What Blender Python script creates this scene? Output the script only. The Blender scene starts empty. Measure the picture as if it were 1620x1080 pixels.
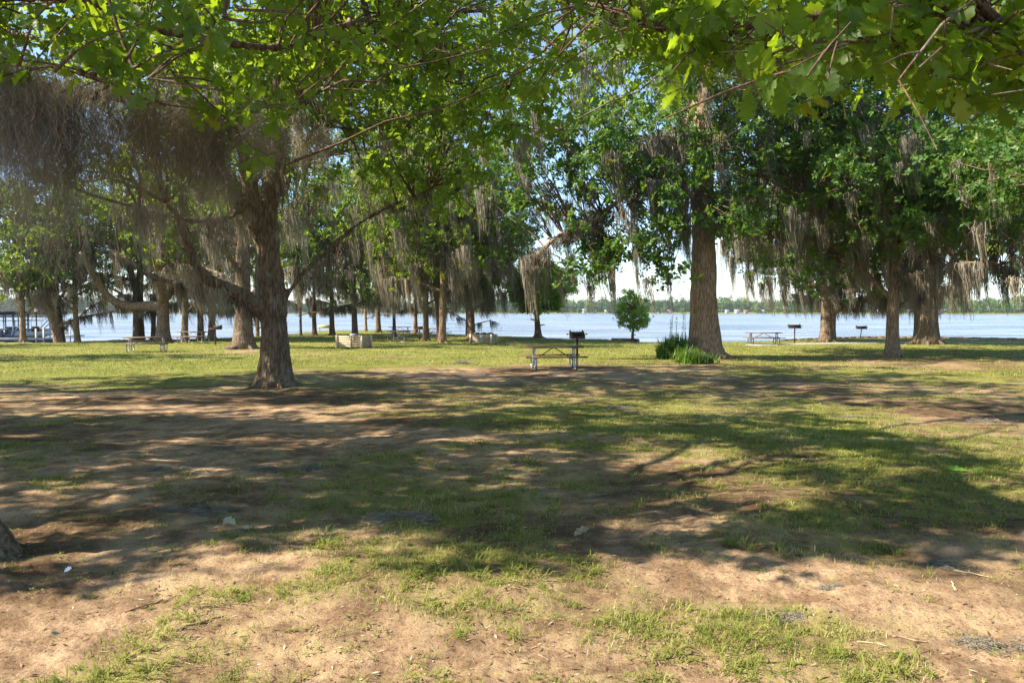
import bpy, math, random
import numpy as np
PI = math.pi
sc = bpy.context.scene
COL = sc.collection
F = 1215.0                      # focal length in photograph pixels (27 mm lens)
EYE = 1.7
PITCH = math.atan(48 / F)
WATER_Z = -1.3
SUN_EL = math.radians(40); SUN_A = math.radians(14)
TO_SUN = np.array([-math.cos(SUN_EL) * math.cos(SUN_A), -math.cos(SUN_EL) * math.sin(SUN_A), math.sin(SUN_EL)])

# ------------------------------------------------------------------ noise
def _h(ix, iy, iz, s):
    n = (ix * 374761393 + iy * 668265263 + iz * 2147483647 + s * 1274126177).astype(np.int64) & 0xffffffff
    n = ((n ^ (n >> 13)) * 1274126177) & 0xffffffff
    return ((n ^ (n >> 16)) & 0xffff) / 65535.0
def noise3(x, y, z, s=0):
    x = np.asarray(x, float); y = np.asarray(y, float); z = np.asarray(z, float) + 0 * x
    fx, fy, fz = np.floor(x), np.floor(y), np.floor(z)
    ix, iy, iz = fx.astype(np.int64), fy.astype(np.int64), fz.astype(np.int64)
    u, v, w = x - fx, y - fy, z - fz
    u = u * u * (3 - 2 * u); v = v * v * (3 - 2 * v); w = w * w * (3 - 2 * w)
    def L(a, b, t): return a + (b - a) * t
    c = [[[_h(ix + i, iy + j, iz + k, s) for k in (0, 1)] for j in (0, 1)] for i in (0, 1)]
    return L(L(L(c[0][0][0], c[1][0][0], u), L(c[0][1][0], c[1][1][0], u), v),
             L(L(c[0][0][1], c[1][0][1], u), L(c[0][1][1], c[1][1][1], u), v), w)
def fbm(x, y, s=0, o=4, z=0.0):
    t = 0; a = 1; n = 0
    for i in range(o):
        t = t + a * noise3(x * 2 ** i, y * 2 ** i, z, s + i); n += a; a *= .5
    return t / n
def ss(a, b, x):
    t = np.clip((np.asarray(x, float) - a) / (b - a), 0, 1); return t * t * (3 - 2 * t)

# ------------------------------------------------------------------ camera rays and terrain
def ray(px, py):
    x = (px - 810) / F; v = (540 - py) / F
    return np.array([x, math.cos(PITCH) + v * math.sin(PITCH), -math.sin(PITCH) + v * math.cos(PITCH)])
def P(px, py, d):
    r = ray(px, py); return np.array([0, 0, EYE]) + r * (d / r[1])
SHORE_PX = [(-500, 541), (0, 541), (90, 541), (200, 537), (300, 535.5), (380, 533), (455, 529), (500, 523.5), (530, 521.5), (600, 521.5),
            (660, 526), (740, 530), (830, 532.5), (900, 535), (985, 536), (1015, 540), (1140, 541), (1200, 540), (1240, 538),
            (1330, 534), (1400, 533), (1500, 534), (1620, 536), (2100, 537)]
_sa, _sr = [], []
for px, py in SHORE_PX:
    r = ray(px, py); t = (-0.45 - EYE) / r[2]; p = r * t
    _sa.append(math.atan2(p[0], p[1])); _sr.append(math.hypot(p[0], p[1]))
_sa = np.array([-PI, -2.1, -1.75] + _sa + [1.75, 2.1, PI]); _sr = np.array([6000, 6000, 90] + _sr + [90, 6000, 6000])
def shore_r(a): return np.interp(a, _sa, _sr)
def ground_z(x, y, detail=True):
    x = np.asarray(x, float); y = np.asarray(y, float)
    r = np.hypot(x, y)
    z = -0.27 * ss(5, 24, r) - 0.18 * ss(24, 58, r)
    z = z + (fbm(x * .16 + 9, y * .16, 5, 2) - .5) * 0.14 * ss(3, 9, r)
    if detail:
        near = 1 - ss(14, 40, r)
        z = z + (fbm(x * 1.1, y * 1.1, 21, 3) - .5) * 0.09 * (0.3 + .7 * near) + (fbm(x * 6, y * 6, 31, 3) - .5) * .042 * near
        z = z + (fbm(x * 22, y * 22, 37, 2) - .5) * .02 * (1 - ss(6, 16, r))
    sr = shore_r(np.arctan2(x, y)) + (fbm(x * .6, y * .6, 3, 2) - .5) * .8
    z = z - (ss(-.15, 1.3, r - sr)) * 1.35 - ss(2, 40, r - sr) * 3
    far = np.where(y > 0, np.maximum(r - 905 - 14 * np.sin(np.arctan2(x, y) * 9), -1e3), -1e3)
    z = z + ss(-30, 0, far) * 3.2 + ss(-2, 40, far) * 4.2
    return z
def G(px, py):
    r = ray(px, py); t = 20.0
    for _ in range(60):
        p = r * t; zg = float(ground_z(p[0], p[1], False)) if True else 0
        if abs(p[1]) > 0 and math.hypot(p[0], p[1]) > shore_r(math.atan2(p[0], p[1])) - .4: zg = -0.45
        t = 0.5 * t + 0.5 * (zg - EYE) / r[2]
    p = r * t
    return np.array([p[0], p[1], float(ground_z(p[0], p[1]))])

# ------------------------------------------------------------------ object helpers
def tag(o, label=None, cat=None, group=None, kind=None):
    if label: o['label'] = label
    if cat: o['category'] = cat
    if group: o['group'] = group
    if kind: o['kind'] = kind
    return o
def empty(name, loc, label, cat, group=None, rz=0):
    o = bpy.data.objects.new(name, None); COL.objects.link(o); o.location = loc; o.rotation_euler[2] = rz
    o.empty_display_size = .1
    return tag(o, label, cat, group)
def mesh(name, V, faces, mat, parent=None, smooth=False, attr=None, mats=None, midx=None):
    """faces: list of int arrays (n,3) or (n,4)"""
    me = bpy.data.meshes.new(name)
    V = np.ascontiguousarray(V, dtype=np.float32)
    faces = [np.asarray(f, dtype=np.int32) for f in faces if len(f)]
    me.vertices.add(len(V)); me.vertices.foreach_set('co', V.ravel())
    nl = sum(f.size for f in faces); npoly = sum(len(f) for f in faces)
    me.loops.add(nl); me.polygons.add(npoly)
    me.loops.foreach_set('vertex_index', np.concatenate([f.ravel() for f in faces]))
    tot = np.concatenate([np.full(len(f), f.shape[1], np.int32) for f in faces])
    st = np.zeros(npoly, np.int32); st[1:] = np.cumsum(tot)[:-1]
    me.polygons.foreach_set('loop_start', st); me.polygons.foreach_set('loop_total', tot)
    if smooth: me.polygons.foreach_set('use_smooth', np.ones(npoly, bool))
    if attr:
        for k, a in attr.items():
            at = me.attributes.new(k, 'FLOAT', 'POINT'); at.data.foreach_set('value', np.asarray(a, np.float32))
    for m in (mats or [mat]): me.materials.append(m)
    if midx is not None: me.polygons.foreach_set('material_index', np.asarray(midx, np.int32))
    me.update(calc_edges=True)
    o = bpy.data.objects.new(name, me); COL.objects.link(o)
    if parent is not None: o.parent = parent
    return o
class Geo:
    def __init__(s): s.V = []; s.Q = []; s.T = []; s.n = 0; s.A = []
    def add(s, V, Q=None, T=None, a=None):
        V = np.asarray(V, float)
        if Q is not None and len(Q): s.Q.append(np.asarray(Q) + s.n)
        if T is not None and len(T): s.T.append(np.asarray(T) + s.n)
        s.V.append(V); s.n += len(V)
        s.A.append(np.full(len(V), 0.5) if a is None else a)
    def tube(s, path, rad, k=6, cap=True, wob=0, rng=None):
        path = np.asarray(path, float); rad = np.broadcast_to(np.asarray(rad, float), (len(path),))
        t = np.gradient(path, axis=0); t /= np.linalg.norm(t, axis=1)[:, None] + 1e-9
        ref = np.array([1., 0.13, 0.07]) if abs(t[:, 0]).mean() < .8 else np.array([0.1, 1., .2])
        u = np.cross(t, ref); u /= np.linalg.norm(u, axis=1)[:, None] + 1e-9
        v = np.cross(t, u)
        a = np.arange(k) * 2 * PI / k
        R = rad[:, None] * np.ones(k)
        if wob and rng is not None:
            R = R * (1 + wob * np.sin(a * rng.integers(2, 5) + rng.uniform(0, 6)) * .6 + rng.normal(0, wob * .35, R.shape))
        V = path[:, None, :] + R[..., None] * (np.cos(a)[None, :, None] * u[:, None, :] + np.sin(a)[None, :, None] * v[:, None, :])
        n = len(path); V = V.reshape(-1, 3)
        i = np.arange(n - 1)[:, None] * k; j = np.arange(k)[None, :]; j2 = (j + 1) % k
        Q = np.stack([i + j, i + j2, i + k + j2, i + k + j], -1).reshape(-1, 4)
        T = []
        if cap:
            V = np.vstack([V, path[0], path[-1]])
            jj = np.arange(k); j3 = (jj + 1) % k
            T = np.vstack([np.stack([j3, jj, np.full(k, n * k)], -1), np.stack([(n - 1) * k + jj, (n - 1) * k + j3, np.full(k, n * k + 1)], -1)])
        s.add(V, Q, T)
    def box(s, c, d, rz=0, rot=None):
        c = np.asarray(c, float); h = np.asarray(d, float) / 2
        V = np.array([[x, y, z] for x in (-1, 1) for y in (-1, 1) for z in (-1, 1)]) * h
        if rot is not None: V = V @ np.asarray(rot).T
        if rz: cz, sz = math.cos(rz), math.sin(rz); V = V @ np.array([[cz, sz, 0], [-sz, cz, 0], [0, 0, 1]])
        s.add(V + c, [[0, 1, 3, 2], [4, 6, 7, 5], [0, 4, 5, 1], [2, 3, 7, 6], [0, 2, 6, 4], [1, 5, 7, 3]])
    def build(s, name, mat, parent=None, smooth=False, off=None, attr=False):
        V = np.vstack(s.V)
        if off is not None: V = V - np.asarray(off)
        f = []
        if s.Q: f.append(np.vstack(s.Q))
        if s.T: f.append(np.vstack(s.T))
        return mesh(name, V, f, mat, parent, smooth, {'tint': np.concatenate(s.A)} if attr else None)
def curve(pts, n):
    """Catmull-Rom through pts"""
    p = np.asarray(pts, float); p = np.vstack([2 * p[0] - p[1], p, 2 * p[-1] - p[-2]])
    out = []
    m = len(p) - 3
    for t in np.linspace(0, m - 1e-6, n):
        i = int(t); f = t - i; a, b, c, d = p[i:i + 4]
        out.append(.5 * ((2 * b) + (c - a) * f + (2 * a - 5 * b + 4 * c - d) * f * f + (3 * b - a - 3 * c + d) * f ** 3))
    return np.array(out)

# ------------------------------------------------------------------ materials
def mat(name):
    m = bpy.data.materials.new(name); m.use_nodes = True; nt = m.node_tree
    for n in list(nt.nodes): nt.nodes.remove(n)
    out = nt.nodes.new('ShaderNodeOutputMaterial')
    def N(t, **kw):
        n = nt.nodes.new(t)
        for k, v in kw.items():
            if k.startswith('i_'):
                key = k[2:]; key = int(key) if key.isdigit() else key.replace('_', ' ')
                n.inputs[key].default_value = v
            else: setattr(n, k, v)
        return n
    def Lk(a, b): nt.links.new(a, b)
    return m, N, Lk, out
def ramp(N, stops, interp='LINEAR'):
    r = N('ShaderNodeValToRGB'); cr = r.color_ramp; cr.interpolation = interp
    while len(cr.elements) < len(stops): cr.elements.new(.5)
    for e, (p, c) in zip(cr.elements, stops): e.position = p; e.color = (*c, 1) if len(c) == 3 else c
    return r
def leaf_mat(name, cols, trans=(.30, .42, .03), gloss=.35, rough=.42, tw=.5):
    m, N, L, out = mat(name)
    at = N('ShaderNodeAttribute', attribute_name='tint')
    r = ramp(N, [(i / (len(cols) - 1), c) for i, c in enumerate(cols)]); L(at.outputs['Fac'], r.inputs[0])
    tr = N('ShaderNodeMix', data_type='RGBA', blend_type='MIX'); tr.inputs[0].default_value = .65
    L(r.outputs[0], tr.inputs[6]); tr.inputs[7].default_value = (*trans, 1)
    b = N('ShaderNodeBsdfPrincipled', i_Roughness=rough); b.inputs['Specular IOR Level'].default_value = gloss
    L(r.outputs[0], b.inputs['Base Color'])
    t = N('ShaderNodeBsdfTranslucent'); L(tr.outputs[2], t.inputs[0])
    mx = N('ShaderNodeMixShader'); mx.inputs[0].default_value = tw
    L(b.outputs[0], mx.inputs[1]); L(t.outputs[0], mx.inputs[2]); L(mx.outputs[0], out.inputs[0])
    return m
M = {}
M['leaf'] = leaf_mat('oak_leaf', [(.018, .05, .008), (.045, .10, .012), (.08, .15, .016), (.13, .20, .022), (.22, .24, .03)], trans=(.42, .60, .03), tw=.5)
M['leafdark'] = leaf_mat('glossy_dark_leaf', [(.015, .045, .012), (.03, .085, .016), (.055, .125, .02), (.09, .17, .024), (.20, .22, .03)], trans=(.34, .55, .04), gloss=.3, rough=.45, tw=.33)
M['leafnear'] = leaf_mat('lobed_leaf', [(.03, .08, .010), (.05, .115, .012), (.08, .155, .016), (.12, .19, .02), (.24, .22, .03)], trans=(.42, .60, .016), gloss=.35, tw=.55)
M['leafbright'] = leaf_mat('fresh_leaf', [(.07, .18, .02), (.11, .26, .03), (.16, .34, .04), (.22, .40, .05), (.30, .42, .06)], trans=(.38, .62, .06), tw=.5)
M['grass'] = leaf_mat('grass_blade', [(.05, .085, .014), (.11, .15, .024), (.20, .235, .045), (.34, .33, .11), (.52, .44, .24)], trans=(.30, .36, .05), gloss=.2, rough=.6, tw=.35)
M['moss'] = leaf_mat('spanish_moss', [(.12, .105, .078), (.20, .18, .138), (.28, .255, .20), (.40, .365, .29)], trans=(.26, .22, .15), gloss=.05, rough=.9, tw=.3)
M['far'] = leaf_mat('far_foliage', [(.03, .07, .02), (.06, .12, .025), (.11, .18, .035), (.16, .24, .045)], trans=(.1, .18, .03), gloss=.05, rough=.8, tw=.15)
def bark(name, c1, c2, c3, sc_=1.0, lichen=.35, bump=1.0):
    m, N, L, out = mat(name)
    tc = N('ShaderNodeTexCoord'); mp = N('ShaderNodeMapping'); L(tc.outputs['Object'], mp.inputs[0])
    mp.inputs['Scale'].default_value = (9 * sc_, 9 * sc_, 1.6 * sc_)
    n1 = N('ShaderNodeTexNoise', i_Scale=1.6, i_Detail=6.0, i_Roughness=.65, i_Distortion=.6); L(mp.outputs[0], n1.inputs['Vector'])
    v = N('ShaderNodeTexVoronoi', i_Scale=1.8, feature='DISTANCE_TO_EDGE')
    mix = N('ShaderNodeMix', data_type='RGBA'); mix.inputs[0].default_value = .25
    L(mp.outputs[0], mix.inputs[6]); L(n1.outputs['Color'], mix.inputs[7]); L(mix.outputs[2], v.inputs['Vector'])
    n2 = N('ShaderNodeTexNoise', i_Scale=2.2, i_Detail=5.0, i_Roughness=.6); L(tc.outputs['Object'], n2.inputs['Vector'])
    r = ramp(N, [(.2, c1), (.5, c2), (.78, c3)]); L(n1.outputs['Fac'], r.inputs[0])
    vr = ramp(N, [(0, (.35, .33, .3)), (.18, (1, 1, 1))]); L(v.outputs['Distance'], vr.inputs[0])
    mu = N('ShaderNodeMix', data_type='RGBA', blend_type='MULTIPLY'); mu.inputs[0].default_value = .75
    L(r.outputs[0], mu.inputs[6]); L(vr.outputs[0], mu.inputs[7])
    lr = ramp(N, [(.55, (0, 0, 0)), (.68, (lichen,) * 3)]); L(n2.outputs['Fac'], lr.inputs[0])
    lm = N('ShaderNodeMix', data_type='RGBA'); L(lr.outputs[0], lm.inputs[0]); L(mu.outputs[2], lm.inputs[6]); lm.inputs[7].default_value = (.30, .31, .24, 1)
    b = N('ShaderNodeBsdfPrincipled', i_Roughness=.92); b.inputs['Specular IOR Level'].default_value = .15
    L(lm.outputs[2], b.inputs['Base Color'])
    h = N('ShaderNodeMath', operation='MULTIPLY_ADD'); L(v.outputs['Distance'], h.inputs[0]); h.inputs[1].default_value = 1.2; L(n1.outputs['Fac'], h.inputs[2])
    bp = N('ShaderNodeBump', i_Strength=1.0, i_Distance=.035 * bump); L(h.outputs[0], bp.inputs['Height']); L(bp.outputs[0], b.inputs['Normal'])
    L(b.outputs[0], out.inputs[0]); return m
M['bark'] = bark('oak_bark', (.06, .04, .028), (.19, .135, .095), (.38, .29, .21), lichen=.5, bump=1.5)
M['barkred'] = bark('warm_bark', (.12, .07, .045), (.31, .215, .14), (.50, .39, .28), lichen=.25)
M['barktwig'] = bark('twig_bark', (.06, .038, .026), (.13, .085, .06), (.21, .155, .115), sc_=3, bump=.2)
def plain(name, c, rough=.7, metal=0, var=.25, scale=8, bump=0, spec=.3, stretch=(1, 1, 1), c2=None):
    m, N, L, out = mat(name)
    tc = N('ShaderNodeTexCoord'); mp = N('ShaderNodeMapping'); mp.inputs['Scale'].default_value = stretch
    L(tc.outputs['Object'], mp.inputs[0])
    n = N('ShaderNodeTexNoise', i_Scale=scale, i_Detail=5.0, i_Roughness=.6); L(mp.outputs[0], n.inputs['Vector'])
    c = np.array(c); lo = c * (1 - var); hi = np.array(c2) if c2 is not None else np.minimum(c * (1 + var), 1)
    r = ramp(N, [(.3, tuple(lo)), (.7, tuple(hi))]); L(n.outputs['Fac'], r.inputs[0])
    b = N('ShaderNodeBsdfPrincipled', i_Roughness=rough, i_Metallic=metal); b.inputs['Specular IOR Level'].default_value = spec
    L(r.outputs[0], b.inputs['Base Color'])
    if bump:
        bp = N('ShaderNodeBump', i_Strength=.8, i_Distance=bump); L(n.outputs['Fac'], bp.inputs['Height']); L(bp.outputs[0], b.inputs['Normal'])
    L(b.outputs[0], out.inputs[0]); return m
M['redwood'] = plain('weathered_red_plank', (.13, .055, .035), .8, 0, .4, 5, .004, stretch=(1, 9, 9), c2=(.23, .13, .09), spec=.12)
M['greywood'] = plain('grey_brown_plank', (.14, .10, .07), .85, 0, .35, 5, .004, stretch=(1, 9, 9))
M['galv'] = plain('galvanised_pipe', (.32, .33, .34), .42, .6, .2, 6)
M['darkpipe'] = plain('dark_steel_pipe', (.07, .065, .06), .55, .3, .3, 6)
M['rust'] = plain('rusty_black_iron', (.035, .026, .022), .75, .2, .5, 14, .003, c2=(.10, .055, .035))
M['pine'] = plain('treated_pine_board', (.42, .31, .19), .75, 0, .25, 4, .003, stretch=(2, 2, 9), c2=(.55, .44, .29))
M['pinepale'] = plain('pale_post', (.60, .50, .36), .75, 0, .15, 4)
M['bag'] = plain('black_lid', (.03, .035, .04), .35, 0, .3, 9, .01, spec=.5)
M['paper'] = plain('white_notice', (.75, .76, .78), .6, 0, .05)
M['white'] = plain('white_paint', (.50, .51, .50), .55, 0, .2, 3)
M['cream'] = plain('cream_wall', (.36, .33, .27), .6, 0, .08, 3)
M['roofgrey'] = plain('grey_roof', (.30, .31, .33), .6, 0, .15, 3)
M['roofred'] = plain('red_roof', (.30, .10, .07), .6, 0, .15, 3)
M['roofdark'] = plain('dark_boathouse_roof', (.035, .04, .045), .6, 0, .2, 3)
M['steel'] = plain('pale_steel', (.40, .43, .46), .45, .3, .1, 3)
M['glassdark'] = plain('dark_window', (.03, .04, .05), .15, 0, .2, 3, spec=.6)
M['deck'] = plain('pale_deck', (.42, .40, .37), .8, 0, .15, 5)
M['timber'] = plain('brown_bulkhead', (.16, .10, .065), .85, 0, .3, 3, .01)
M['concrete'] = plain('concrete', (.40, .38, .35), .85, 0, .15, 4, .003)
M['dryleaf'] = plain('dry_leaf', (.34, .31, .19), .7, 0, .3, 30)
M['stick'] = plain('pale_stick', (.30, .21, .14), .8, 0, .3, 20)
M['bluehull'] = plain('blue_grey_hull', (.10, .14, .22), .3, 0, .1, 3)
M['tan'] = plain('tan_board', (.46, .34, .14), .7, 0, .15, 5)
# ground
m, N, L, out = mat('ground_soil_and_turf')
tc = N('ShaderNodeTexCoord')
at = N('ShaderNodeAttribute', attribute_name='grass')
am = N('ShaderNodeAttribute', attribute_name='moist_shade')
n1 = N('ShaderNodeTexNoise', i_Scale=3.0, i_Detail=9.0, i_Roughness=.68); L(tc.outputs['Object'], n1.inputs['Vector'])
n2 = N('ShaderNodeTexNoise', i_Scale=38.0, i_Detail=6.0, i_Roughness=.75); L(tc.outputs['Object'], n2.inputs['Vector'])
n3 = N('ShaderNodeTexNoise', i_Scale=.7, i_Detail=7.0, i_Roughness=.62); L(tc.outputs['Object'], n3.inputs['Vector'])
soil = ramp(N, [(.25, (.12, .075, .043)), (.42, (.24, .158, .095)), (.56, (.41, .285, .18)), (.76, (.56, .41, .27))]); L(n1.outputs['Fac'], soil.inputs[0])
sg = ramp(N, [(.32, (.34, .28, .23)), (.44, (.80, .78, .76)), (.52, (1, 1, 1)), (.72, (1.15, 1.13, 1.1))]); L(n2.outputs['Fac'], sg.inputs[0])
s2 = N('ShaderNodeMix', data_type='RGBA', blend_type='MULTIPLY'); s2.inputs[0].default_value = .85; L(soil.outputs[0], s2.inputs[6]); L(sg.outputs[0], s2.inputs[7])
mo = N('ShaderNodeMix', data_type='RGBA', blend_type='MULTIPLY'); L(am.outputs['Fac'], mo.inputs[0]); L(s2.outputs[2], mo.inputs[6]); mo.inputs[7].default_value = (.42, .39, .36, 1)  # darkens damp soil and puts some shade into its colour
gr = ramp(N, [(.25, (.055, .07, .018)), (.42, (.12, .145, .028)), (.58, (.22, .23, .045)), (.8, (.36, .32, .11))])
gm = N('ShaderNodeMix', data_type='FLOAT'); gm.inputs[0].default_value = .5; L(n2.outputs['Fac'], gm.inputs[2]); L(n3.outputs['Fac'], gm.inputs[3]); L(gm.outputs[0], gr.inputs[0])
ma = N('ShaderNodeMath', operation='ADD'); L(at.outputs['Fac'], ma.inputs[0])
mb = N('ShaderNodeMath', operation='MULTIPLY_ADD'); L(n1.outputs['Fac'], mb.inputs[0]); mb.inputs[1].default_value = 1.5; mb.inputs[2].default_value = -.75
mc = N('ShaderNodeMath', operation='MULTIPLY_ADD'); L(n2.outputs['Fac'], mc.inputs[0]); mc.inputs[1].default_value = 2.2; mc.inputs[2].default_value = -1.1
md = N('ShaderNodeMath', operation='ADD'); L(mb.outputs[0], md.inputs[0]); L(mc.outputs[0], md.inputs[1]); L(md.outputs[0], ma.inputs[1])
mr = N('ShaderNodeMapRange'); mr.inputs[1].default_value = .36; mr.inputs[2].default_value = .84; mr.inputs[4].default_value = .93; L(ma.outputs[0], mr.inputs[0])
gx = N('ShaderNodeMix', data_type='RGBA'); L(mr.outputs[0], gx.inputs[0]); L(mo.outputs[2], gx.inputs[6]); L(gr.outputs[0], gx.inputs[7])
b = N('ShaderNodeBsdfPrincipled', i_Roughness=.95); b.inputs['Specular IOR Level'].default_value = .1; L(gx.outputs[2], b.inputs['Base Color'])
bh = N('ShaderNodeMath', operation='MULTIPLY_ADD'); L(n2.outputs['Fac'], bh.inputs[0]); bh.inputs[1].default_value = .45; L(n1.outputs['Fac'], bh.inputs[2])
bp = N('ShaderNodeBump', i_Strength=.9, i_Distance=.05); L(bh.outputs[0], bp.inputs['Height']); L(bp.outputs[0], b.inputs['Normal'])
L(b.outputs[0], out.inputs[0]); M['ground'] = m
# water
m, N, L, out = mat('lake_water')
tc = N('ShaderNodeTexCoord'); mp = N('ShaderNodeMapping'); mp.inputs['Scale'].default_value = (.35, 1, 1); L(tc.outputs['Object'], mp.inputs[0])
n1 = N('ShaderNodeTexNoise', i_Scale=1.5, i_Detail=6.0, i_Roughness=.65); L(mp.outputs[0], n1.inputs['Vector'])
n2 = N('ShaderNodeTexNoise', i_Scale=.1, i_Detail=6.0, i_Roughness=.6); L(mp.outputs[0], n2.inputs['Vector'])
r = ramp(N, [(.36, (.05, .065, .09)), (.5, (.13, .15, .18)), (.64, (.25, .27, .30))]); L(n2.outputs['Fac'], r.inputs[0])
b = N('ShaderNodeBsdfPrincipled', i_Roughness=.22); b.inputs['IOR'].default_value = 1.33; L(r.outputs[0], b.inputs['Base Color'])
bp = N('ShaderNodeBump', i_Strength=1.0, i_Distance=.25); L(n1.outputs['Fac'], bp.inputs['Height']); L(bp.outputs[0], b.inputs['Normal'])
L(b.outputs[0], out.inputs[0]); M['water'] = m

# ------------------------------------------------------------------ terrain masks, authored from the photo's ground
# (photo x, photo y, half width, half height, strength): turf > 0, bare soil < 0
TURF = [(800, 680, 260, 36, .55), (560, 636, 160, 14, .4), (90, 715, 200, 26, .4), (640, 740, 160, 24, .3), (40, 1050, 130, 45, .75), (800, 990, 330, 75, .5), (1000, 905, 80, 25, .8), (1300, 1040, 230, 40, .42), (620, 870, 220, 45, .55), (730, 800, 260, 40, .15), (1000, 860, 190, 40, .2),
        (1440, 840, 180, 45, .5), (1480, 700, 190, 55, .75), (1250, 690, 260, 60, .45), (1000, 640, 330, 30, .75), (130, 670, 170, 28, .75), (420, 780, 330, 40, .18),
        (480, 795, 300, 50, .12), (560, 610, 130, 10, .2), (1300, 780, 160, 40, .35), (560, 900, 140, 30, .3), (780, 780, 130, 25, .3), (60, 745, 60, 10, .3),
        (400, 685, 330, 18, -.65), (640, 690, 140, 16, -.45), (350, 640, 260, 16, -.4), (140, 625, 200, 8, -.4), (1450, 1000, 260, 40, -.15), (1400, 940, 230, 25, -.4), (1130, 745, 140, 45, -.15), (930, 740, 120, 40, -.2), (1100, 900, 300, 16, -.25), (1200, 605, 330, 13, -.25),
        (1480, 575, 260, 12, -.55), (900, 585, 210, 11, -.6), (680, 595, 130, 9, -.5), (520, 590, 100, 8, -.4), (1100, 575, 90, 6, -.3),
        (200, 760, 260, 60, -.1), (250, 1000, 420, 90, -.15), (60, 612, 80, 6, -.35), (590, 567, 60, 5, -.4), (470, 561, 50, 6, -.3), (385, 556, 40, 4, -.45)]
_T = []
for px, py, hw, hh, s in TURF:
    c = G(px, py); e = G(px + hw, py); t_ = G(px, py - hh) if py - hh > 500 else c
    _T.append((c[0], c[1], abs(e[0] - c[0]) + .1, abs(t_[1] - c[1]) + .05, s))
def turf(x, y):
    r = np.hypot(x, y)
    g = .24 + .66 * ss(15, 28, r)
    g = np.where(y < 2, .4, g)
    wx = x + (fbm(x * .5, y * .5, 77, 3) - .5) * 2.2; wy = y + (fbm(x * .5, y * .5, 78, 3) - .5) * 2.2
    for cx, cy, rx, ry, s in _T:
        d2 = ((wx - cx) / rx) ** 2 + ((wy - cy) / ry) ** 2
        g = g + s * (.5 if s > 0 else 1) * np.exp(-d2 * 1.1)
    return np.clip(g + (fbm(x * 1.3, y * 1.3, 91, 4) - .5) * .75, 0, 1)

# ------------------------------------------------------------------ ground sheet
def make_ground():
    rr = [.25]
    while rr[-1] < 4500: rr.append(rr[-1] * (1.011 if rr[-1] < 30 else 1.02 if rr[-1] < 130 else 1.06))
    rr = np.array(rr)
    a1 = np.linspace(-.8, .8, 520); a2 = np.linspace(.8, 2 * PI - .8, 90)[1:-1]
    aa = np.concatenate([a1, a2]); na = len(aa); nr = len(rr)
    R, A = np.meshgrid(rr, aa, indexing='ij')
    X = R * np.sin(A); Y = R * np.cos(A)
    Z = ground_z(X, Y)
    g = turf(X, Y); g = np.where(R > 850, .9, g)
    mo = ss(.38, .62, fbm(X * .55, Y * .55, 123, 5)) * (.30 + .6 * ss(4.6, 6, R))  # damp soil patches, plus shade painted in by deepening them past the sunlit strip
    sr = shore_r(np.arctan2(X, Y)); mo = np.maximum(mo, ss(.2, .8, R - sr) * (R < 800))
    g = np.where((R > sr + .25) & (R < 850), 0, g)
    V = np.stack([X, Y, Z], -1).reshape(-1, 3)
    i = np.arange(nr - 1)[:, None] * na; j = np.arange(na)[None]; j2 = (j + 1) % na
    Q = np.stack([i + j, i + na + j, i + na + j2, i + j2], -1).reshape(-1, 4)
    V = np.vstack([V, [0, 0, float(ground_z(0, 0))]])
    jj = np.arange(na); T = np.stack([jj, (jj + 1) % na, np.full(na, len(V) - 1)], -1)
    tag(mesh('ground', V, [Q, T], M['ground'], smooth=True, attr={'grass': np.append(g.ravel(), .3), 'moist_shade': np.append(mo.ravel(), 0)}), kind='structure')
    V = np.array([[-4500, -4500, WATER_Z], [4500, -4500, WATER_Z], [4500, 4500, WATER_Z], [-4500, 4500, WATER_Z]])
    # the lake: a fan in front of the camera only (land lies behind)
    an = np.linspace(-1.95, 1.95, 60); V = [[0, 25, WATER_Z]]
    for a in an: V.append([4400 * math.sin(a), 4400 * math.cos(a), WATER_Z])
    T = [[0, k + 2, k + 1] for k in range(1, 59)] + [[0, 2, 1]]
    tag(mesh('lake', V, [T], M['water']), kind='structure')
make_ground()

# ------------------------------------------------------------------ leaves and moss
def unit(v): return v / (np.linalg.norm(v, axis=-1, keepdims=True) + 1e-9)
def rosette_dirs(n, per, rng, droop=.25):
    """n rosettes of per leaves: leaf direction a and normal n"""
    ax = unit(rng.normal(0, 1, (n, 3)) * np.array([.7, .7, .45]) + np.array([0, 0, .35]))
    ref = unit(rng.normal(0, 1, (n, 3))); u = unit(np.cross(ax, ref)); v = np.cross(ax, u)
    th = (np.arange(per)[None] + rng.uniform(-.3, .3, (n, per))) * 2 * PI / per + rng.uniform(0, 6, (n, 1))
    tilt = rng.uniform(-.1, .7, (n, per))
    a = np.cos(tilt)[..., None] * (np.cos(th)[..., None] * u[:, None] + np.sin(th)[..., None] * v[:, None]) + np.sin(tilt)[..., None] * ax[:, None]
    a[..., 2] -= droop; a = unit(a)
    nn = ax[:, None] - np.sum(ax[:, None] * a, -1, keepdims=True) * a
    nn = unit(nn + rng.normal(0, .25, nn.shape)); nn = unit(nn - np.sum(nn * a, -1, keepdims=True) * a)
    return a, nn
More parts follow.
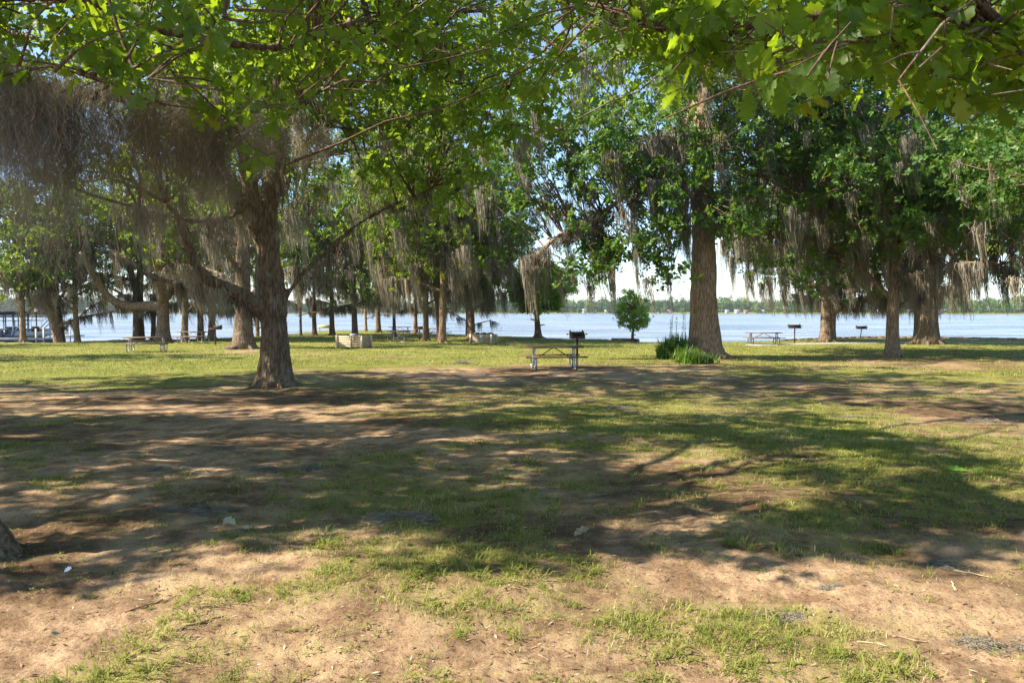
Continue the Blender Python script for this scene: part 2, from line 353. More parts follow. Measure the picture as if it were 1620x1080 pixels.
def simple_leaves(C, per, size, rng, tint, droop=.25):
    """C: rosette centres -> folded four-vertex leaves"""
    n = len(C); a, nn = rosette_dirs(n, per, rng, droop)
    s = np.cross(nn, a); Ls = size * rng.uniform(.65, 1.25, (n, per, 1))
    c = C[:, None] + a * Ls * .12
    mid = c + a * Ls * .5
    w = Ls * rng.uniform(.24, .34, (n, per, 1))
    V = np.stack([c, mid + s * w + nn * w * .25, c + a * Ls - nn * Ls * .1, mid - s * w + nn * w * .25], 2).reshape(-1, 3)
    b = np.arange(n * per)[:, None] * 4
    T = np.vstack([b + np.array([0, 1, 2]), b + np.array([0, 2, 3])])
    t = np.clip(np.repeat(tint, per) + rng.normal(0, .12, n * per), 0, 1); t = np.where(rng.random(n * per) < .008, 1, t)
    return V, T, np.repeat(t, 4)
ST = np.linspace(0, 1, 19)
_env = .03 + .30 * np.sin(np.clip(ST, 0, 1) ** 1.25 * PI * .90) ** .9
_ph = (ST - .16) * 3.75
WD = np.where(ST < .12, .012 + .1 * ST, _env * (.26 + .74 * np.abs(np.sin(_ph * PI)) ** .75)); WD[-1] = .015; WD[-2] = .13
LOBE = np.where(ST < .12, 0, .10 * np.abs(np.sin(_ph * PI)))
def lobed_leaves(C, per, size, rng, tint, droop=.35):
    n = len(C); a, nn = rosette_dirs(n, per, rng, droop)
    s = np.cross(nn, a); Ls = size * rng.uniform(.6, 1.25, (n, per)); k = len(ST)
    bend = rng.uniform(.0, .5, (n, per)); fold = rng.uniform(.05, .35, (n, per))
    c = C[:, None] + a * (Ls * .10)[..., None]
    def at(tt, ww, ff):
        return c[:, :, None] + a[:, :, None] * (Ls[..., None] * tt)[..., None] + s[:, :, None] * (Ls[..., None] * ww)[..., None] + nn[:, :, None] * (Ls[..., None] * (ff - bend[..., None] * tt ** 2 * .6))[..., None]
    wv = WD * rng.uniform(.8, 1.15, (n, per, 1)); wv2 = WD * rng.uniform(.8, 1.15, (n, per, 1))
    lob = LOBE
    mid = at(ST, 0 * ST[None, None], 0 * ST); le = at(ST + lob, wv, fold[..., None] * wv + rng.normal(0, .02, wv.shape)); ri = at(ST + lob, -wv2, fold[..., None] * wv2 + rng.normal(0, .02, wv.shape))
    V = np.stack([le, mid, ri], 3).reshape(-1, 3)
    b = (np.arange(n * per) * k * 3)[:, None, None]; r = (np.arange(k - 1) * 3)[None, :, None]
    Q = np.concatenate([b + r + np.array([0, 1, 4, 3]), b + r + np.array([1, 2, 5, 4])], 1).reshape(-1, 4)
    t = np.clip(np.repeat(tint, per) + rng.normal(0, .1, n * per), 0, 1); t = np.where(rng.random(n * per) < .012, 1, t)
    return V, Q, np.repeat(t, k * 3)
def moss_strands(H, Ln, per, width, rng, spread=.12, k=5, curl=.05, wind=(.10, 0.02), tint=.5):
    """H hang points (m,3), Ln clump lengths (m) -> ribbons"""
    m_ = len(H); n = m_ * per
    base = np.repeat(H, per, 0); L_ = np.repeat(Ln, per) * rng.uniform(.15, 1, n) ** .8
    sp = np.repeat(spread * rng.uniform(.5, 1.5, m_), per)
    long_ = np.repeat(rng.uniform(0, PI, m_), per); rr_ = rng.normal(0, 1, n) * sp; r2 = rng.normal(0, .4, n) * sp
    off = np.stack([np.cos(long_) * rr_ - np.sin(long_) * r2, np.sin(long_) * rr_ + np.cos(long_) * r2, rng.uniform(-.1, .06, n)], -1)
    t = np.linspace(0, 1, k + 1)[None, :]
    dz = -L_[:, None] * t
    conv = 1 - .65 * t ** 1.2 * (L_[:, None] / (np.repeat(Ln, per)[:, None] + 1e-6))
    dr = np.repeat(rng.normal(0, .06, (m_, 2)), per, 0) + np.array(wind)
    wob = np.cumsum(rng.normal(0, curl, (n, k + 1, 2)), 1); wob -= wob[:, :1]; wob = wob * (.55 if k > 10 else 1) + (rng.normal(0, curl * .55, wob.shape) if k > 10 else 0)
    X = base[:, None, 0] + off[:, None, 0] * conv + dr[:, None, 0] * -dz * t + wob[..., 0]
    Y = base[:, None, 1] + off[:, None, 1] * conv + dr[:, None, 1] * -dz * t + wob[..., 1]
    Z = base[:, None, 2] + off[:, None, 2] + dz
    Pp = np.stack([X, Y, Z], -1)
    th = rng.uniform(0, PI, (n, 1)) + np.cumsum(rng.normal(0, .5, (n, k + 1)), 1)
    w = width * rng.uniform(.5, 1.3, (n, 1)) * (1 - .75 * t)
    d = np.stack([np.cos(th) * w, np.sin(th) * w, 0 * w + rng.normal(0, .2, w.shape) * w], -1)
    V = np.stack([Pp - d, Pp + d], 2).reshape(-1, 3)
    b = (np.arange(n) * (k + 1) * 2)[:, None, None]; r = (np.arange(k) * 2)[None, :, None]
    Q = (b + r + np.array([0, 1, 3, 2])).reshape(-1, 4)
    tt = np.clip(np.repeat(tint + rng.normal(0, .2, m_), per) + rng.normal(0, .14, n), 0, 1)
    return V, Q, np.repeat(tt, (k + 1) * 2)

# gaps in the crowns: sunlit ground patches of the photo (x, y, half width, half height, openness)
LIT = [(1120, 745, 130, 52, 1), (960, 800, 130, 26, .7), (1540, 690, 130, 52, 1), (1400, 655, 150, 12, .7), (1110, 648, 100, 8, .8), (1290, 720, 120, 18, .4), (1600, 770, 60, 40, .8),
       (300, 648, 330, 10, .7), (560, 658, 160, 9, .8), (650, 685, 110, 6, .5), (350, 700, 200, 8, .4), (700, 600, 120, 6, .5), (150, 620, 250, 8, .75), (200, 760, 200, 10, .5), (120, 830, 150, 12, .35),
       (150, 572, 330, 9, .8), (200, 552, 400, 6, .95), (700, 566, 260, 9, .95), (620, 556, 120, 6, .9), (700, 549, 240, 4, .6), (1000, 556, 120, 6, .8), (450, 700, 100, 8, .5), (880, 590, 80, 3, .6), (1350, 590, 220, 4, .4), (1550, 600, 110, 6, .4)]
_L = []
for px, py, hw, hh, s in LIT:
    c = G(px, py); e = G(px + hw, py); f = G(px, py + hh); _L.append((c[0], c[1], abs(e[0] - c[0]), abs(c[1] - f[1]) * 1.05 + .05, s))
EDGE = [(-400, 950), (0, 938), (300, 938), (420, 905), (520, 868), (640, 915), (760, 915), (860, 905), (905, 920), (960, 868), (1060, 900), (1180, 905), (1280, 920), (1400, 915), (1500, 920), (1580, 890), (1640, 850), (2100, 800)]
_E = np.array([G(*e)[:2] for e in EDGE])
def keep(Pn, rng):
    """probability test: does foliage here shade ground that is sunlit in the photograph?"""
    h = Pn[:, 2] - ground_z(Pn[:, 0], Pn[:, 1], False)
    gx = Pn[:, 0] - TO_SUN[0] / TO_SUN[2] * h; gy = Pn[:, 1] - TO_SUN[1] / TO_SUN[2] * h
    wob = (fbm(gx * 1.2, gy * 1.2, 200, 2) - .5) * 1.0
    open_ = np.zeros(len(Pn))
    wx = gx + (fbm(gx * .8, gy * .8, 201, 2) - .5) * 1.2
    for cx, cy, rx, ry, s in _L:
        d2 = ((wx - cx) / rx) ** 2 + ((gy + wob * min(1, ry) - cy) / ry) ** 2
        open_ = np.maximum(open_, s * (1 - ss(.75, 1.3, d2)))
    ey = np.interp(gx, _E[:, 0], _E[:, 1]) + wob * .12
    open_ = np.where((gy < ey) & (np.abs(gx) < .70 * gy + .3) & (gy > 1), 1.0, open_)
    fl = noise3(gx * 2.0, gy * 2.0, 3.3, 210) * .55 + noise3(gx * 4.6, gy * 4.6, 1.3, 211) * .45
    am = ss(.35, .7, noise3(gx * .22, gy * .22, 7.1, 212))
    open_ = np.maximum(open_, .93 * ss(.58 - .06 * am, .64 - .06 * am, fl))
    return rng.random(len(Pn)) > open_

# ------------------------------------------------------------------ trees
def limb_paths(geo, limbs, k=7, rng=None):
    for pts, r0, r1 in limbs:
        n = max(6, len(pts) * 4); c = curve(pts, n)
        geo.tube(c, r0 + (r1 - r0) * np.linspace(0, 1, n) ** .8, k, wob=.06, rng=rng)
def trunk_path(base, top, R, Rt, rng, n=16, flare=.55, sway=.15):
    t = np.linspace(0, 1, n) ** 1.2; base = np.asarray(base, float); top = np.asarray(top, float)
    p = base + (top - base) * t[:, None]; H = top[2] - base[2]
    s1, s2 = rng.uniform(0, 6, 2)
    p[:, 0] += sway * np.sin(t * 5 + s1) * t; p[:, 1] += sway * np.sin(t * 4 + s2) * t
    hh = p[:, 2] - base[2]
    r = (R + (Rt - R) * t) * (1 + flare * np.exp(-hh / (R * .9)))
    p[0, 2] -= .15
    return p, r
DENS = 1.45
def tree(name, label, base, R, H, crown, cb, seed, nc=200, per=80, size=.17, lean=(0, 0), moss=60, mossL=(.6, 2.0), mossw=.02, mper=26, tone=.4, leaf='leaf', barkm='bark',
         group='moss draped trees of the lakeside grove', cat='tree', use_keep=True, cxy=(0, 0), limbs=None, trunktop=.62, rose=6, extra=None, flat=.85, clump=.75, tclump=None, bare=False, twigs=True, remesh=0, shell=.42, limbf=1.0, clear=0):
    nc = int(nc * 1.2); moss = int(moss * 2.0)
    rng = np.random.default_rng(seed)
    base = np.asarray(base, float); e = empty(name, base, label, cat, group)
    wood = Geo()
    top = base + np.array([lean[0] * H * trunktop, lean[1] * H * trunktop, H * trunktop])
    tp, tr = trunk_path(base, top, R, R * .42, rng)
    wood.tube(tp, tr, 14, wob=.05, rng=rng)
    # buttress roots
    for i in range(6):
        a = i * 1.05 + rng.uniform(-.3, .3); d = np.array([math.cos(a), math.sin(a), 0]); l_ = R * rng.uniform(1.8, 3.1)
        gz = float(ground_z(*(base + d * l_)[:2])) - base[2]
        wood.tube(curve([base + d * R * .5 + [0, 0, R * 1.1], base + d * R * 1.15 + [0, 0, R * .28], base + d * l_ + [0, 0, gz - .05]], 8), np.linspace(R * .46, R * .09, 8), 8)
    cr = np.array([crown, crown * flat, (H - cb) / 2]); cc = base + np.array([cxy[0] + lean[0] * H * .6, cxy[1] + lean[1] * H * .6, (H + cb) / 2])
    # clump centres inside a lumpy crown
    d = unit(rng.normal(0, 1, (nc, 3))); rad = rng.uniform(0, 1, nc) ** shell
    lump = .72 + .5 * noise3(d[:, 0] * 2.2 + seed, d[:, 1] * 2.2, d[:, 2] * 2.2, seed)
    C = cc + d * cr * (rad * lump)[:, None]
    lowcut = base[2] + cb * .8 + (noise3(C[:, 0] * .6, C[:, 1] * .6, 0, seed) - .3) * 1.2
    if use_keep: C = C[keep(C, rng) | (rng.random(len(C)) < .35)]; lowcut = base[2] + cb * .8 + (noise3(C[:, 0] * .6, C[:, 1] * .6, 0, seed) - .3) * 1.2; nc = len(C)
    C[:, 2] = np.where(C[:, 2] < lowcut, lowcut + rng.uniform(0, 1.2, nc), C[:, 2])
    if extra is not None: C = np.vstack([C, extra])
    if clear:   # the bole stands clear of leaves on its lake-averse side
        dd_ = C[:, 1] * 1.0; kx = np.abs(C[:, 0] - base[0] * C[:, 1] / base[1]) < R * 1.5
        C = C[~(kx & (C[:, 1] < base[1] + R) & (C[:, 2] < base[2] + clear))]
    # limbs
    LP = []
    if limbs is None:
        nl = 9 if H > 6 else 6
        for i in range(nl):
            a = i * 2.4 + rng.uniform(-.4, .4); f = .30 + .68 * i / nl
            s = np.array([np.interp(f, np.linspace(0, 1, len(tp)) , tp[:, q]) for q in range(3)])
            L_ = crown * rng.uniform(.6, .95) * (1 - .35 * abs(f - .5)) * limbf
            dd = np.array([math.cos(a), math.sin(a) * flat, 0]); up = rng.uniform(.15, .75) * L_ * (.5 + f)
            LP.append(([s, s + dd * L_ * .35 + [0, 0, up * .55], s + dd * L_ * .72 + [0, 0, up * .85], s + dd * L_ + [0, 0, up * rng.uniform(.6, 1.05)]], R * rng.uniform(.26, .42), .03))
        LP.append(([tp[-1], tp[-1] + [rng.normal(0, .8), rng.normal(0, .8), (H * (1 - trunktop)) * .5], cc + [0, 0, cr[2] * .8]], R * .4, .03))
    else: LP = limbs
    limb_paths(wood, LP, 8, rng)
    LPn = np.vstack([curve(p, 18)[3:] for p, _, _ in LP]); LPn = np.vstack([LPn, tp[len(tp) // 2:]])
    tw = Geo()
    if twigs:
        for c in C:
            dv = LPn - c; j = np.argmin((dv ** 2).sum(1) + (dv[:, 2] > .3) * 2.0); s = LPn[j]
            if np.linalg.norm(s - c) > 4.5: continue
            mid = (s + c) / 2 + rng.normal(0, .12, 3) + [0, 0, .15]
            q_ = curve([s, mid, c + rng.normal(0, .2, 3)], 6)
            q_[1:-1] += rng.normal(0, .05, (4, 3))
            tw.tube(q_, np.linspace(.035, .010, 6), 4, cap=False)
    # leaves
    if not bare:
        crad = clump * rng.uniform(.55, 1.35, len(C))
        ct = rng.normal(tone, .13, len(C)) if tclump is None else tclump
        nr = max(2, per // rose)
        nr = int(nr * DENS); rc = np.repeat(C, nr, 0) + rng.normal(0, 1, (len(C) * nr, 3)) * (np.repeat(crad, nr) * .55)[:, None] * np.array([1, 1, .62])
        rt = np.repeat(ct, nr)
        if use_keep: kk = keep(rc, rng); rc = rc[kk]; rt = rt[kk]
        V, T, t = simple_leaves(rc, rose, size, rng, rt)
        mesh('leaves', V - base, [T], M[leaf], e, attr={'tint': t})
    # moss
    if moss:
        cand = np.vstack([LPn, C + rng.normal(0, .3, C.shape) - [0, 0, .15]]); w = cand[:, 2] - base[2]
        pr = np.exp(-w / (H * .42)); pr[:len(LPn)] *= 1.6; idx = rng.choice(len(cand), moss, p=pr / pr.sum())
        Hh = cand[idx] + rng.normal(0, .15, (moss, 3)) * [1, 1, .3]
        Ln = rng.uniform(mossL[0], mossL[1], moss) * rng.choice([.6, 1, 1.25], moss); Ln = np.minimum(Ln, np.maximum(Hh[:, 2] - base[2] - 1.5, .25))
        V, Q, t = moss_strands(Hh, Ln, mper, mossw, rng, spread=.16, curl=.03, tint=.5)
        mesh('hanging_moss', V - base, [Q], M['moss'], e, attr={'tint': t})
    tk = wood.build('trunk', M[barkm], e, smooth=True, off=base)
    if remesh: remesh_bark(tk, remesh, *((.14, .07) if remesh < .05 else (.10, .08)))
    if tw.n: tw.build('branches', M['barktwig'], e, smooth=True, off=base)
    return e
def remesh_bark(o, vox, a1=.14, a2=.07, fs=1.0):
    md = o.modifiers.new('r', 'REMESH'); md.mode = 'VOXEL'; md.voxel_size = vox; md.use_smooth_shade = True
    sm = o.modifiers.new('s', 'SMOOTH'); sm.iterations = 4
    dg = bpy.context.evaluated_depsgraph_get(); me = bpy.data.meshes.new_from_object(o.evaluated_get(dg))
    n = len(me.vertices); V = np.empty(n * 3, np.float32); me.vertices.foreach_get('co', V); V = V.reshape(-1, 3)
    Nn = np.empty(n * 3, np.float32); me.vertices.foreach_get('normal', Nn); Nn = Nn.reshape(-1, 3)
    q = fbm(V[:, 0] * 7 * fs, V[:, 1] * 7 * fs, 5, 3, z=V[:, 2] * 1.1 * fs); q = np.abs(q - .5) * 2
    V = V + Nn * ((.5 - fbm(V[:, 0] * 1.8, V[:, 1] * 1.8, 8, 2, z=V[:, 2] * 1.5)) * a1 + (q - .25) * a2)[:, None]
    me.vertices.foreach_set('co', V.astype(np.float32).ravel())
    o.modifiers.clear(); old = o.data; o.data = me; bpy.data.meshes.remove(old); me.update()

#@@TREES
# ---- the broad oak left of centre
b = G(434, 611); D = b[1]
def W(px, py, d=None): return P(px, py, D if d is None else d)
trunk_ctr = [b + [0, 0, -.1], W(434, 560), W(432, 500), W(428, 450), W(424, 395), W(422, 330), W(428, 270)]
limbs = [
    ([W(432, 500), W(427, 440), W(423, 380), W(424, 320), W(436, 250, D + .5), W(452, 150, D + 1), W(470, 40, D + 1.5), W(480, -80, D + 1.5)], .42, .10),
    ([W(436, 500), W(395, 477, D - .4), W(355, 455, D - .8), W(318, 432, D - 1), W(300, 395, D - 1.4), W(285, 350, D - 1.5), W(262, 320, D - 2)], .25, .06),
    ([W(438, 520), W(410, 492, D - .2), W(380, 478, D + .3), W(335, 462, D + 1.2), W(300, 452, D + 2), W(240, 437, D + 3), W(190, 400, D + 4)], .20, .05),
    ([W(440, 500), W(462, 455, D + .1), W(488, 424, D + .3), W(520, 396, D + .6), W(560, 360, D + .8), W(610, 330, D + 1), W(680, 300, D + 1)], .11, .03),
    ([W(425, 400), W(405, 350, D - .3), W(395, 290, D - .6), W(380, 230, D - 1), W(350, 160, D - 1.2), W(300, 80, D - 1.5), W(260, 0, D - 1.5)], .26, .08),
    ([W(424, 380), W(398, 330, D + .5), W(350, 280, D + 1), W(300, 250, D + 1.5), W(230, 230, D + 2)], .16, .05),
    ([W(424, 340), W(450, 280, D + .3), W(500, 210, D - .4), W(560, 130, D - .8), W(640, 60, D - 1)], .18, .06),
    ([W(396, 300), W(370, 340, D - 1.5), W(330, 350, D - 2.4), W(280, 345, D - 3.2), W(220, 330, D - 4)], .12, .03),
    ([W(430, 250), W(460, 170, D - 2), W(520, 80, D - 4), W(600, 20, D - 5)], .16, .04),
    ([W(424, 300), W(470, 260, D + 2), W(540, 240, D + 4), W(620, 230, D + 5)], .14, .04)]
rng = np.random.default_rng(5)
ex = np.array([[rng.uniform(-12.5, -1), rng.uniform(D - 5, D + 4), rng.uniform(4.6, 8.5)] for _ in range(70)])
e = tree('oak_tree', 'broad forked oak with furrowed dark trunk standing alone left of centre', b, .42, 13.5, 7.6, 5.2, 11, nc=330, per=100, size=.17,
         moss=72, mossL=(.5, 1.5), mossw=.012, mper=46, limbs=limbs, extra=ex, trunktop=.3, tone=.38, remesh=.045, cxy=(1.5, 0))

def G2(px, py, **k): return G(px, py)
SPEC = [
 # name, label, px, py, half-width px, H, crown, cb, nc, per, size, lean, moss, tone, leaf, bark, kw
 ('oak_tree', 'massive straight pinkish-brown trunk rising from the clump of strappy plants', 1116, 566, 23.0, 19, 8.2, 6.4, 480, 84, .2, (-.035, 0), 120, .42, 'leafdark', 'barkred', dict(remesh=.06, clear=5.4, cxy=(1.5, 2), mossL=(.8, 2.6), mossw=.016, mper=44, trunktop=.75)),
 ('oak_tree', 'slim reddish trunk with dense glossy crown, right of the two lakeside grills', 1412, 564, 10.5, 13, 7.4, 3.2, 560, 84, .2, (-.02, 0), 240, .45, 'leafdark', 'barkred', dict(mossL=(.6, 2.1), mossw=.014, mper=44)),
 ('oak_tree', 'stout dark double trunk behind the slim reddish one, beside the path', 1466, 544, 16, 17, 8.6, 2.9, 420, 70, .2, (0, 0), 280, .35, 'leafdark', 'bark', dict(mossL=(.8, 2.8), mossw=.022, mper=36)),
 ('oak_tree', 'brown trunk beside the tall standing grill, front one of a touching pair', 1307, 541, 9, 15, 8.2, 2.7, 380, 66, .2, (-.02, 0), 300, .35, 'leafdark', 'bark', dict(mossL=(1.0, 3.4), mossw=.02, mper=44)),
 ('oak_tree', 'slim sunlit trunk peeking out behind the brown trunk near the tall grill', 1317, 538.5, 5, 14, 5.5, 4.6, 120, 60, .2, (0, 0), 60, .4, 'leaf', 'barkred', dict(mossL=(.8, 2.4), mossw=.022)),
 ('oak_tree', 'thick pale trunk just behind and left of the broad forked oak', 386, 552, 15, 17, 7.2, 6.0, 230, 76, .2, (0, 0), 90, .42, 'leaf', 'bark', dict(mossL=(.8, 2.3), mossw=.02)),
 ('oak_tree', 'stout sunlit trunk behind the left picnic table with one huge low bent limb', 258, 540, 10, 14, 6.5, 5.0, 200, 70, .2, (0, 0), 80, .45, 'leaf', 'barkred', dict(mossL=(.8, 2.0), mossw=.02)),
 ('oak_tree', 'dark double trunk left of the stout trunk with the huge low limb', 220, 536.5, 8.5, 14, 6, 4.2, 150, 66, .2, (.03, 0), 60, .38, 'leaf', 'bark', dict(mossL=(.6, 1.8), mossw=.02)),
 ('oak_tree', 'thin curved trunk half hidden behind the stout sunlit trunk', 243, 536.5, 4, 12, 4.5, 4.5, 90, 60, .2, (.03, 0), 30, .38, 'leaf', 'bark', dict()),
 ('oak_tree', 'slightly leaning dark trunk left of the far left picnic table and grill', 292, 541, 5.5, 13, 5.2, 3.2, 130, 66, .2, (.06, 0), 60, .4, 'leaf', 'bark', dict(mossL=(.5, 1.8), mossw=.02)),
 ('oak_tree', 'greyish trunk directly behind the far left picnic table', 318, 536, 5, 13, 5, 3.4, 120, 66, .2, (-.01, 0), 60, .36, 'leaf', 'bark', dict(mossL=(.5, 1.8), mossw=.02)),
 ('oak_tree', 'rusty brown trunk right behind the grill of the far left table', 335, 537, 6, 13, 5, 3.6, 120, 66, .2, (0, 0), 60, .4, 'leaf', 'barkred', dict(mossL=(.5, 1.8), mossw=.02)),
 ('oak_tree', 'upright trunk in front of the boathouse, leftmost of the shore trees', 37, 541, 4.5, 12, 5.5, 3.0, 150, 56, .2, (-.02, 0), 40, .6, 'leaf', 'barkred', dict(mossL=(.4, 1.5))),
 ('oak_tree', 'thick sunlit trunk leaning left in front of the boathouse end', 98, 539.5, 7.5, 13, 5.6, 3.6, 190, 60, .2, (-.22, 0), 60, .35, 'leafdark', 'barkred', dict(mossL=(.5, 1.8), trunktop=.75)),
 ('oak_tree', 'thin trunk tucked just right of the thick left-leaning one', 104, 539, 3.6, 12, 3.8, 4.2, 70, 60, .2, (-.12, 0), 20, .35, 'leafdark', 'bark', dict(trunktop=.75)),
 ('oak_tree', 'short flared trunk under a dark drooping crown, right of the boathouse', 123, 539.5, 4.5, 12, 4.6, 2.7, 170, 66, .2, (-.03, 0), 80, .3, 'leafdark', 'barkred', dict(mossL=(.5, 1.9))),
 ('oak_tree', 'thin dark trunk in the gap between the pale thick trunk and the broad oak', 407, 530.5, 3.6, 13, 4.5, 4.6, 90, 56, .2, (0, 0), 40, .4, 'leaf', 'bark', dict()),
 ('oak_tree', 'very thin trunk just right of the broad oak, by the water', 476, 531, 2.3, 12, 4.5, 4.2, 90, 56, .22, (-.02, 0), 40, .45, 'leaf', 'bark', dict()),
 ('oak_tree', 'slender grey trunk left of the tan board on the point', 498, 530.5, 3.6, 14, 5.0, 4.4, 110, 56, .22, (-.03, 0), 50, .45, 'leaf', 'bark', dict()),
 ('oak_tree', 'slender flared trunk just right of the tan board', 526, 530, 4.2, 14, 5.2, 4.4, 120, 60, .22, (-.03, 0), 60, .42, 'leaf', 'bark', dict(mossL=(.8, 2.2))),
 ('oak_tree', 'black trunk directly behind the large board bin', 562, 534, 5.0, 17, 6.4, 3.0, 320, 70, .2, (-.03, 0), 120, .32, 'leafdark', 'bark', dict(mossL=(.8, 2.4), mper=32)),
 ('oak_tree', 'small tree far out on the point, right of the board bin', 579, 524, 2.4, 9, 4.2, 2.6, 120, 50, .24, (0, 0), 16, .55, 'leaf', 'barkred', dict()),
 ('oak_tree', 'grey flared trunk on the point between board bin and middle tables', 599, 526, 4.2, 18, 6.4, 3.2, 240, 60, .22, (-.03, 0), 60, .42, 'leaf', 'bark', dict(mossL=(.8, 2.2))),
 ('oak_tree', 'thin dark trunk behind the middle picnic tables', 624, 529, 2.8, 13, 5, 3.4, 130, 60, .22, (0, 0), 60, .45, 'leaf', 'bark', dict()),
 ('oak_tree', 'rust coloured trunk behind the middle grill, left of a pair', 658, 527.5, 3.6, 13, 4.8, 3.8, 110, 60, .22, (-.02, 0), 50, .5, 'leaf', 'barkred', dict()),
 ('oak_tree', 'dark straight trunk right of the middle grill', 674, 539.5, 5.2, 18, 6.6, 3.1, 380, 72, .19, (0, 0), 150, .42, 'leaf', 'bark', dict(mossL=(.9, 3.0), mper=36)),
 ('oak_tree', 'brown trunk midway between the middle grill and the bin with black lids', 700, 542, 6.0, 18, 6.6, 3.0, 380, 72, .19, (0, 0), 160, .5, 'leaf', 'barkred', dict(mossL=(.9, 3.0), mper=36)),
 ('oak_tree', 'thin orange lit trunk at the water behind the dark one by the lidded bin', 739, 528.5, 3.6, 13, 4.8, 4.0, 110, 60, .22, (0, 0), 40, .5, 'leaf', 'barkred', dict()),
 ('oak_tree', 'dark trunk just left of the bin with black lids', 746, 536, 6.0, 14, 6.4, 3.6, 300, 72, .2, (0, 0), 130, .36, 'leafdark', 'bark', dict(mossL=(.9, 2.6), mper=32)),
]
for k, (nm, lab, px, py, hw, H, cr_, cb, nc, per, sz, ln, mo_, tone, lf, bk, kw) in enumerate(SPEC):
    b = G(px, py); R = hw / F * b[1]
    kw = dict(kw)
    if k == 0:
        Dp = b[1]
        q = lambda x, y, d: P(x, y, d)
        big = [([q(1110, 150, Dp), q(1060, 235, Dp), q(1000, 300, Dp - 1), q(940, 345, Dp - 1.5), q(885, 372, Dp - 2), q(850, 405, Dp - 2.2), q(836, 425, Dp - 2.2)], .20, .05),
               ([q(1112, 250, Dp), q(1170, 180, Dp + 1), q(1250, 120, Dp + 1), q(1330, 80, Dp)], .26, .06),
               ([q(1108, 150, Dp), q(1080, 80, Dp + 1), q(1020, 20, Dp + 2), q(950, -60, Dp + 2)], .25, .06),
               ([q(1112, 330, Dp), q(1080, 300, Dp - 1), q(1030, 290, Dp - 2), q(985, 330, Dp - 3)], .10, .03),
               ([q(1112, 200, Dp), q(1130, 60, Dp - 2), q(1160, -60, Dp - 4), q(1200, -160, Dp - 5)], .28, .07),
               ([q(1105, 60, Dp), q(1100, -100, Dp), q(1090, -220, Dp)], .3, .07),
               ([q(1112, 120, Dp), q(1040, 60, Dp - 3), q(960, 30, Dp - 5), q(900, 10, Dp - 7)], .2, .05)]
        kw['limbs'] = big
        rg = np.random.default_rng(9)
        pts = []
        for x0, y0, sx, sy, n in [(1050, 340, 25, 40, 22), (960, 375, 30, 25, 26), (880, 310, 40, 25, 9), (1000, 260, 60, 40, 20), (1060, 420, 16, 14, 4), (900, 425, 10, 14, 3), (850, 270, 45, 25, 14), (920, 220, 60, 30, 24), (865, 190, 40, 50, 26), (1170, 330, 20, 40, 14), (1160, 250, 30, 40, 20)]:
            for _ in range(n): pts.append(q(rg.normal(x0, sx), rg.normal(y0, sy), Dp + rg.normal(-1.2, 1)))
        kw['extra'] = np.array(pts)
    if 'huge low bent limb' in lab:
        Dp = b[1]; kw['limbs'] = [([P(258, 485, Dp), P(235, 484, Dp), P(205, 485, Dp), P(180, 476, Dp - .5), P(160, 455, Dp - 1), P(142, 425, Dp - 2), P(128, 400, Dp - 3)], .42, .16)] + \
            [([P(257, 480, Dp), P(257 + dx, 430, Dp + dy), P(257 + 2.4 * dx, 370, Dp + 2 * dy), P(257 + 3.5 * dx, 300 + abs(dx), Dp + 2.5 * dy)], .26, .05) for dx, dy in ((-22, 1), (-8, -2), (10, 2), (26, -1), (40, 0), (2, 0))]
    tree(nm, lab, b, R, H, cr_, cb, 100 + k, nc=nc, per=per, size=sz, lean=ln, moss=mo_, tone=tone, leaf=lf, barkm=bk, **kw)
# moss curtain on the low limb of the massive trunk
par = next(o for o in COL.objects if o.get('label', '').startswith('massive straight')); rg = np.random.default_rng(77); Dp = par.location[1]
cp = curve([P(960, 335, Dp - 1.4), P(930, 350, Dp - 1.6), P(885, 372, Dp - 2), P(852, 402, Dp - 2.2), P(836, 420, Dp - 2.2)], 60); idx = rg.integers(0, 60, 46)
cp2 = curve([P(1075, 190, Dp - .8), P(1078, 300, Dp - .8), P(1085, 360, Dp - .8)], 60); cp3 = curve([P(1150, 200, Dp - .5), P(1145, 300, Dp - .5), P(1140, 340, Dp - .6)], 60)
cp4 = curve([P(960, 250, Dp - 1), P(1010, 230, Dp - 1), P(1060, 210, Dp - 1)], 60)
Hh = np.vstack([cp[idx], cp2[rg.integers(0, 60, 26)], cp3[rg.integers(0, 60, 16)], cp4[rg.integers(0, 60, 26)]]); Hh += rg.normal(0, .12, Hh.shape)
Ln = np.concatenate([rg.uniform(.3, .85, 46), rg.uniform(.8, 2.6, 68)])
V, Q, t = moss_strands(Hh, Ln, 60, .014, rg, spread=.17, curl=.03, tint=.55)
mesh('hanging_moss', V - np.array(par.location), [Q], M['moss'], par, attr={'tint': t})
# second stems are part of the double trunks
def second_stem(px, py, hw, h, lx, parent_label, bk):
    b = G(px, py); g = Geo(); r = hw / F * b[1]; rg = np.random.default_rng(int(px))
    par = next(o for o in COL.objects if o.get('label', '') == parent_label)
    tp, tr = trunk_path(b, b + np.array([lx * h, 0, h]), r, r * .6, rg); g.tube(tp, tr, 12, wob=.04, rng=rg)
    o = g.build('trunk', M[bk], par, smooth=True, off=par.location)
second_stem(1457, 543.5, 10, 7, -.05, 'stout dark double trunk behind the slim reddish one, beside the path', 'bark')
second_stem(215, 537, 4.5, 6, -.02, 'dark double trunk left of the stout trunk with the huge low limb', 'barkred')
second_stem(694, 541, 3.0, 6, -.02, 'brown trunk midway between the middle grill and the bin with black lids', 'bark')
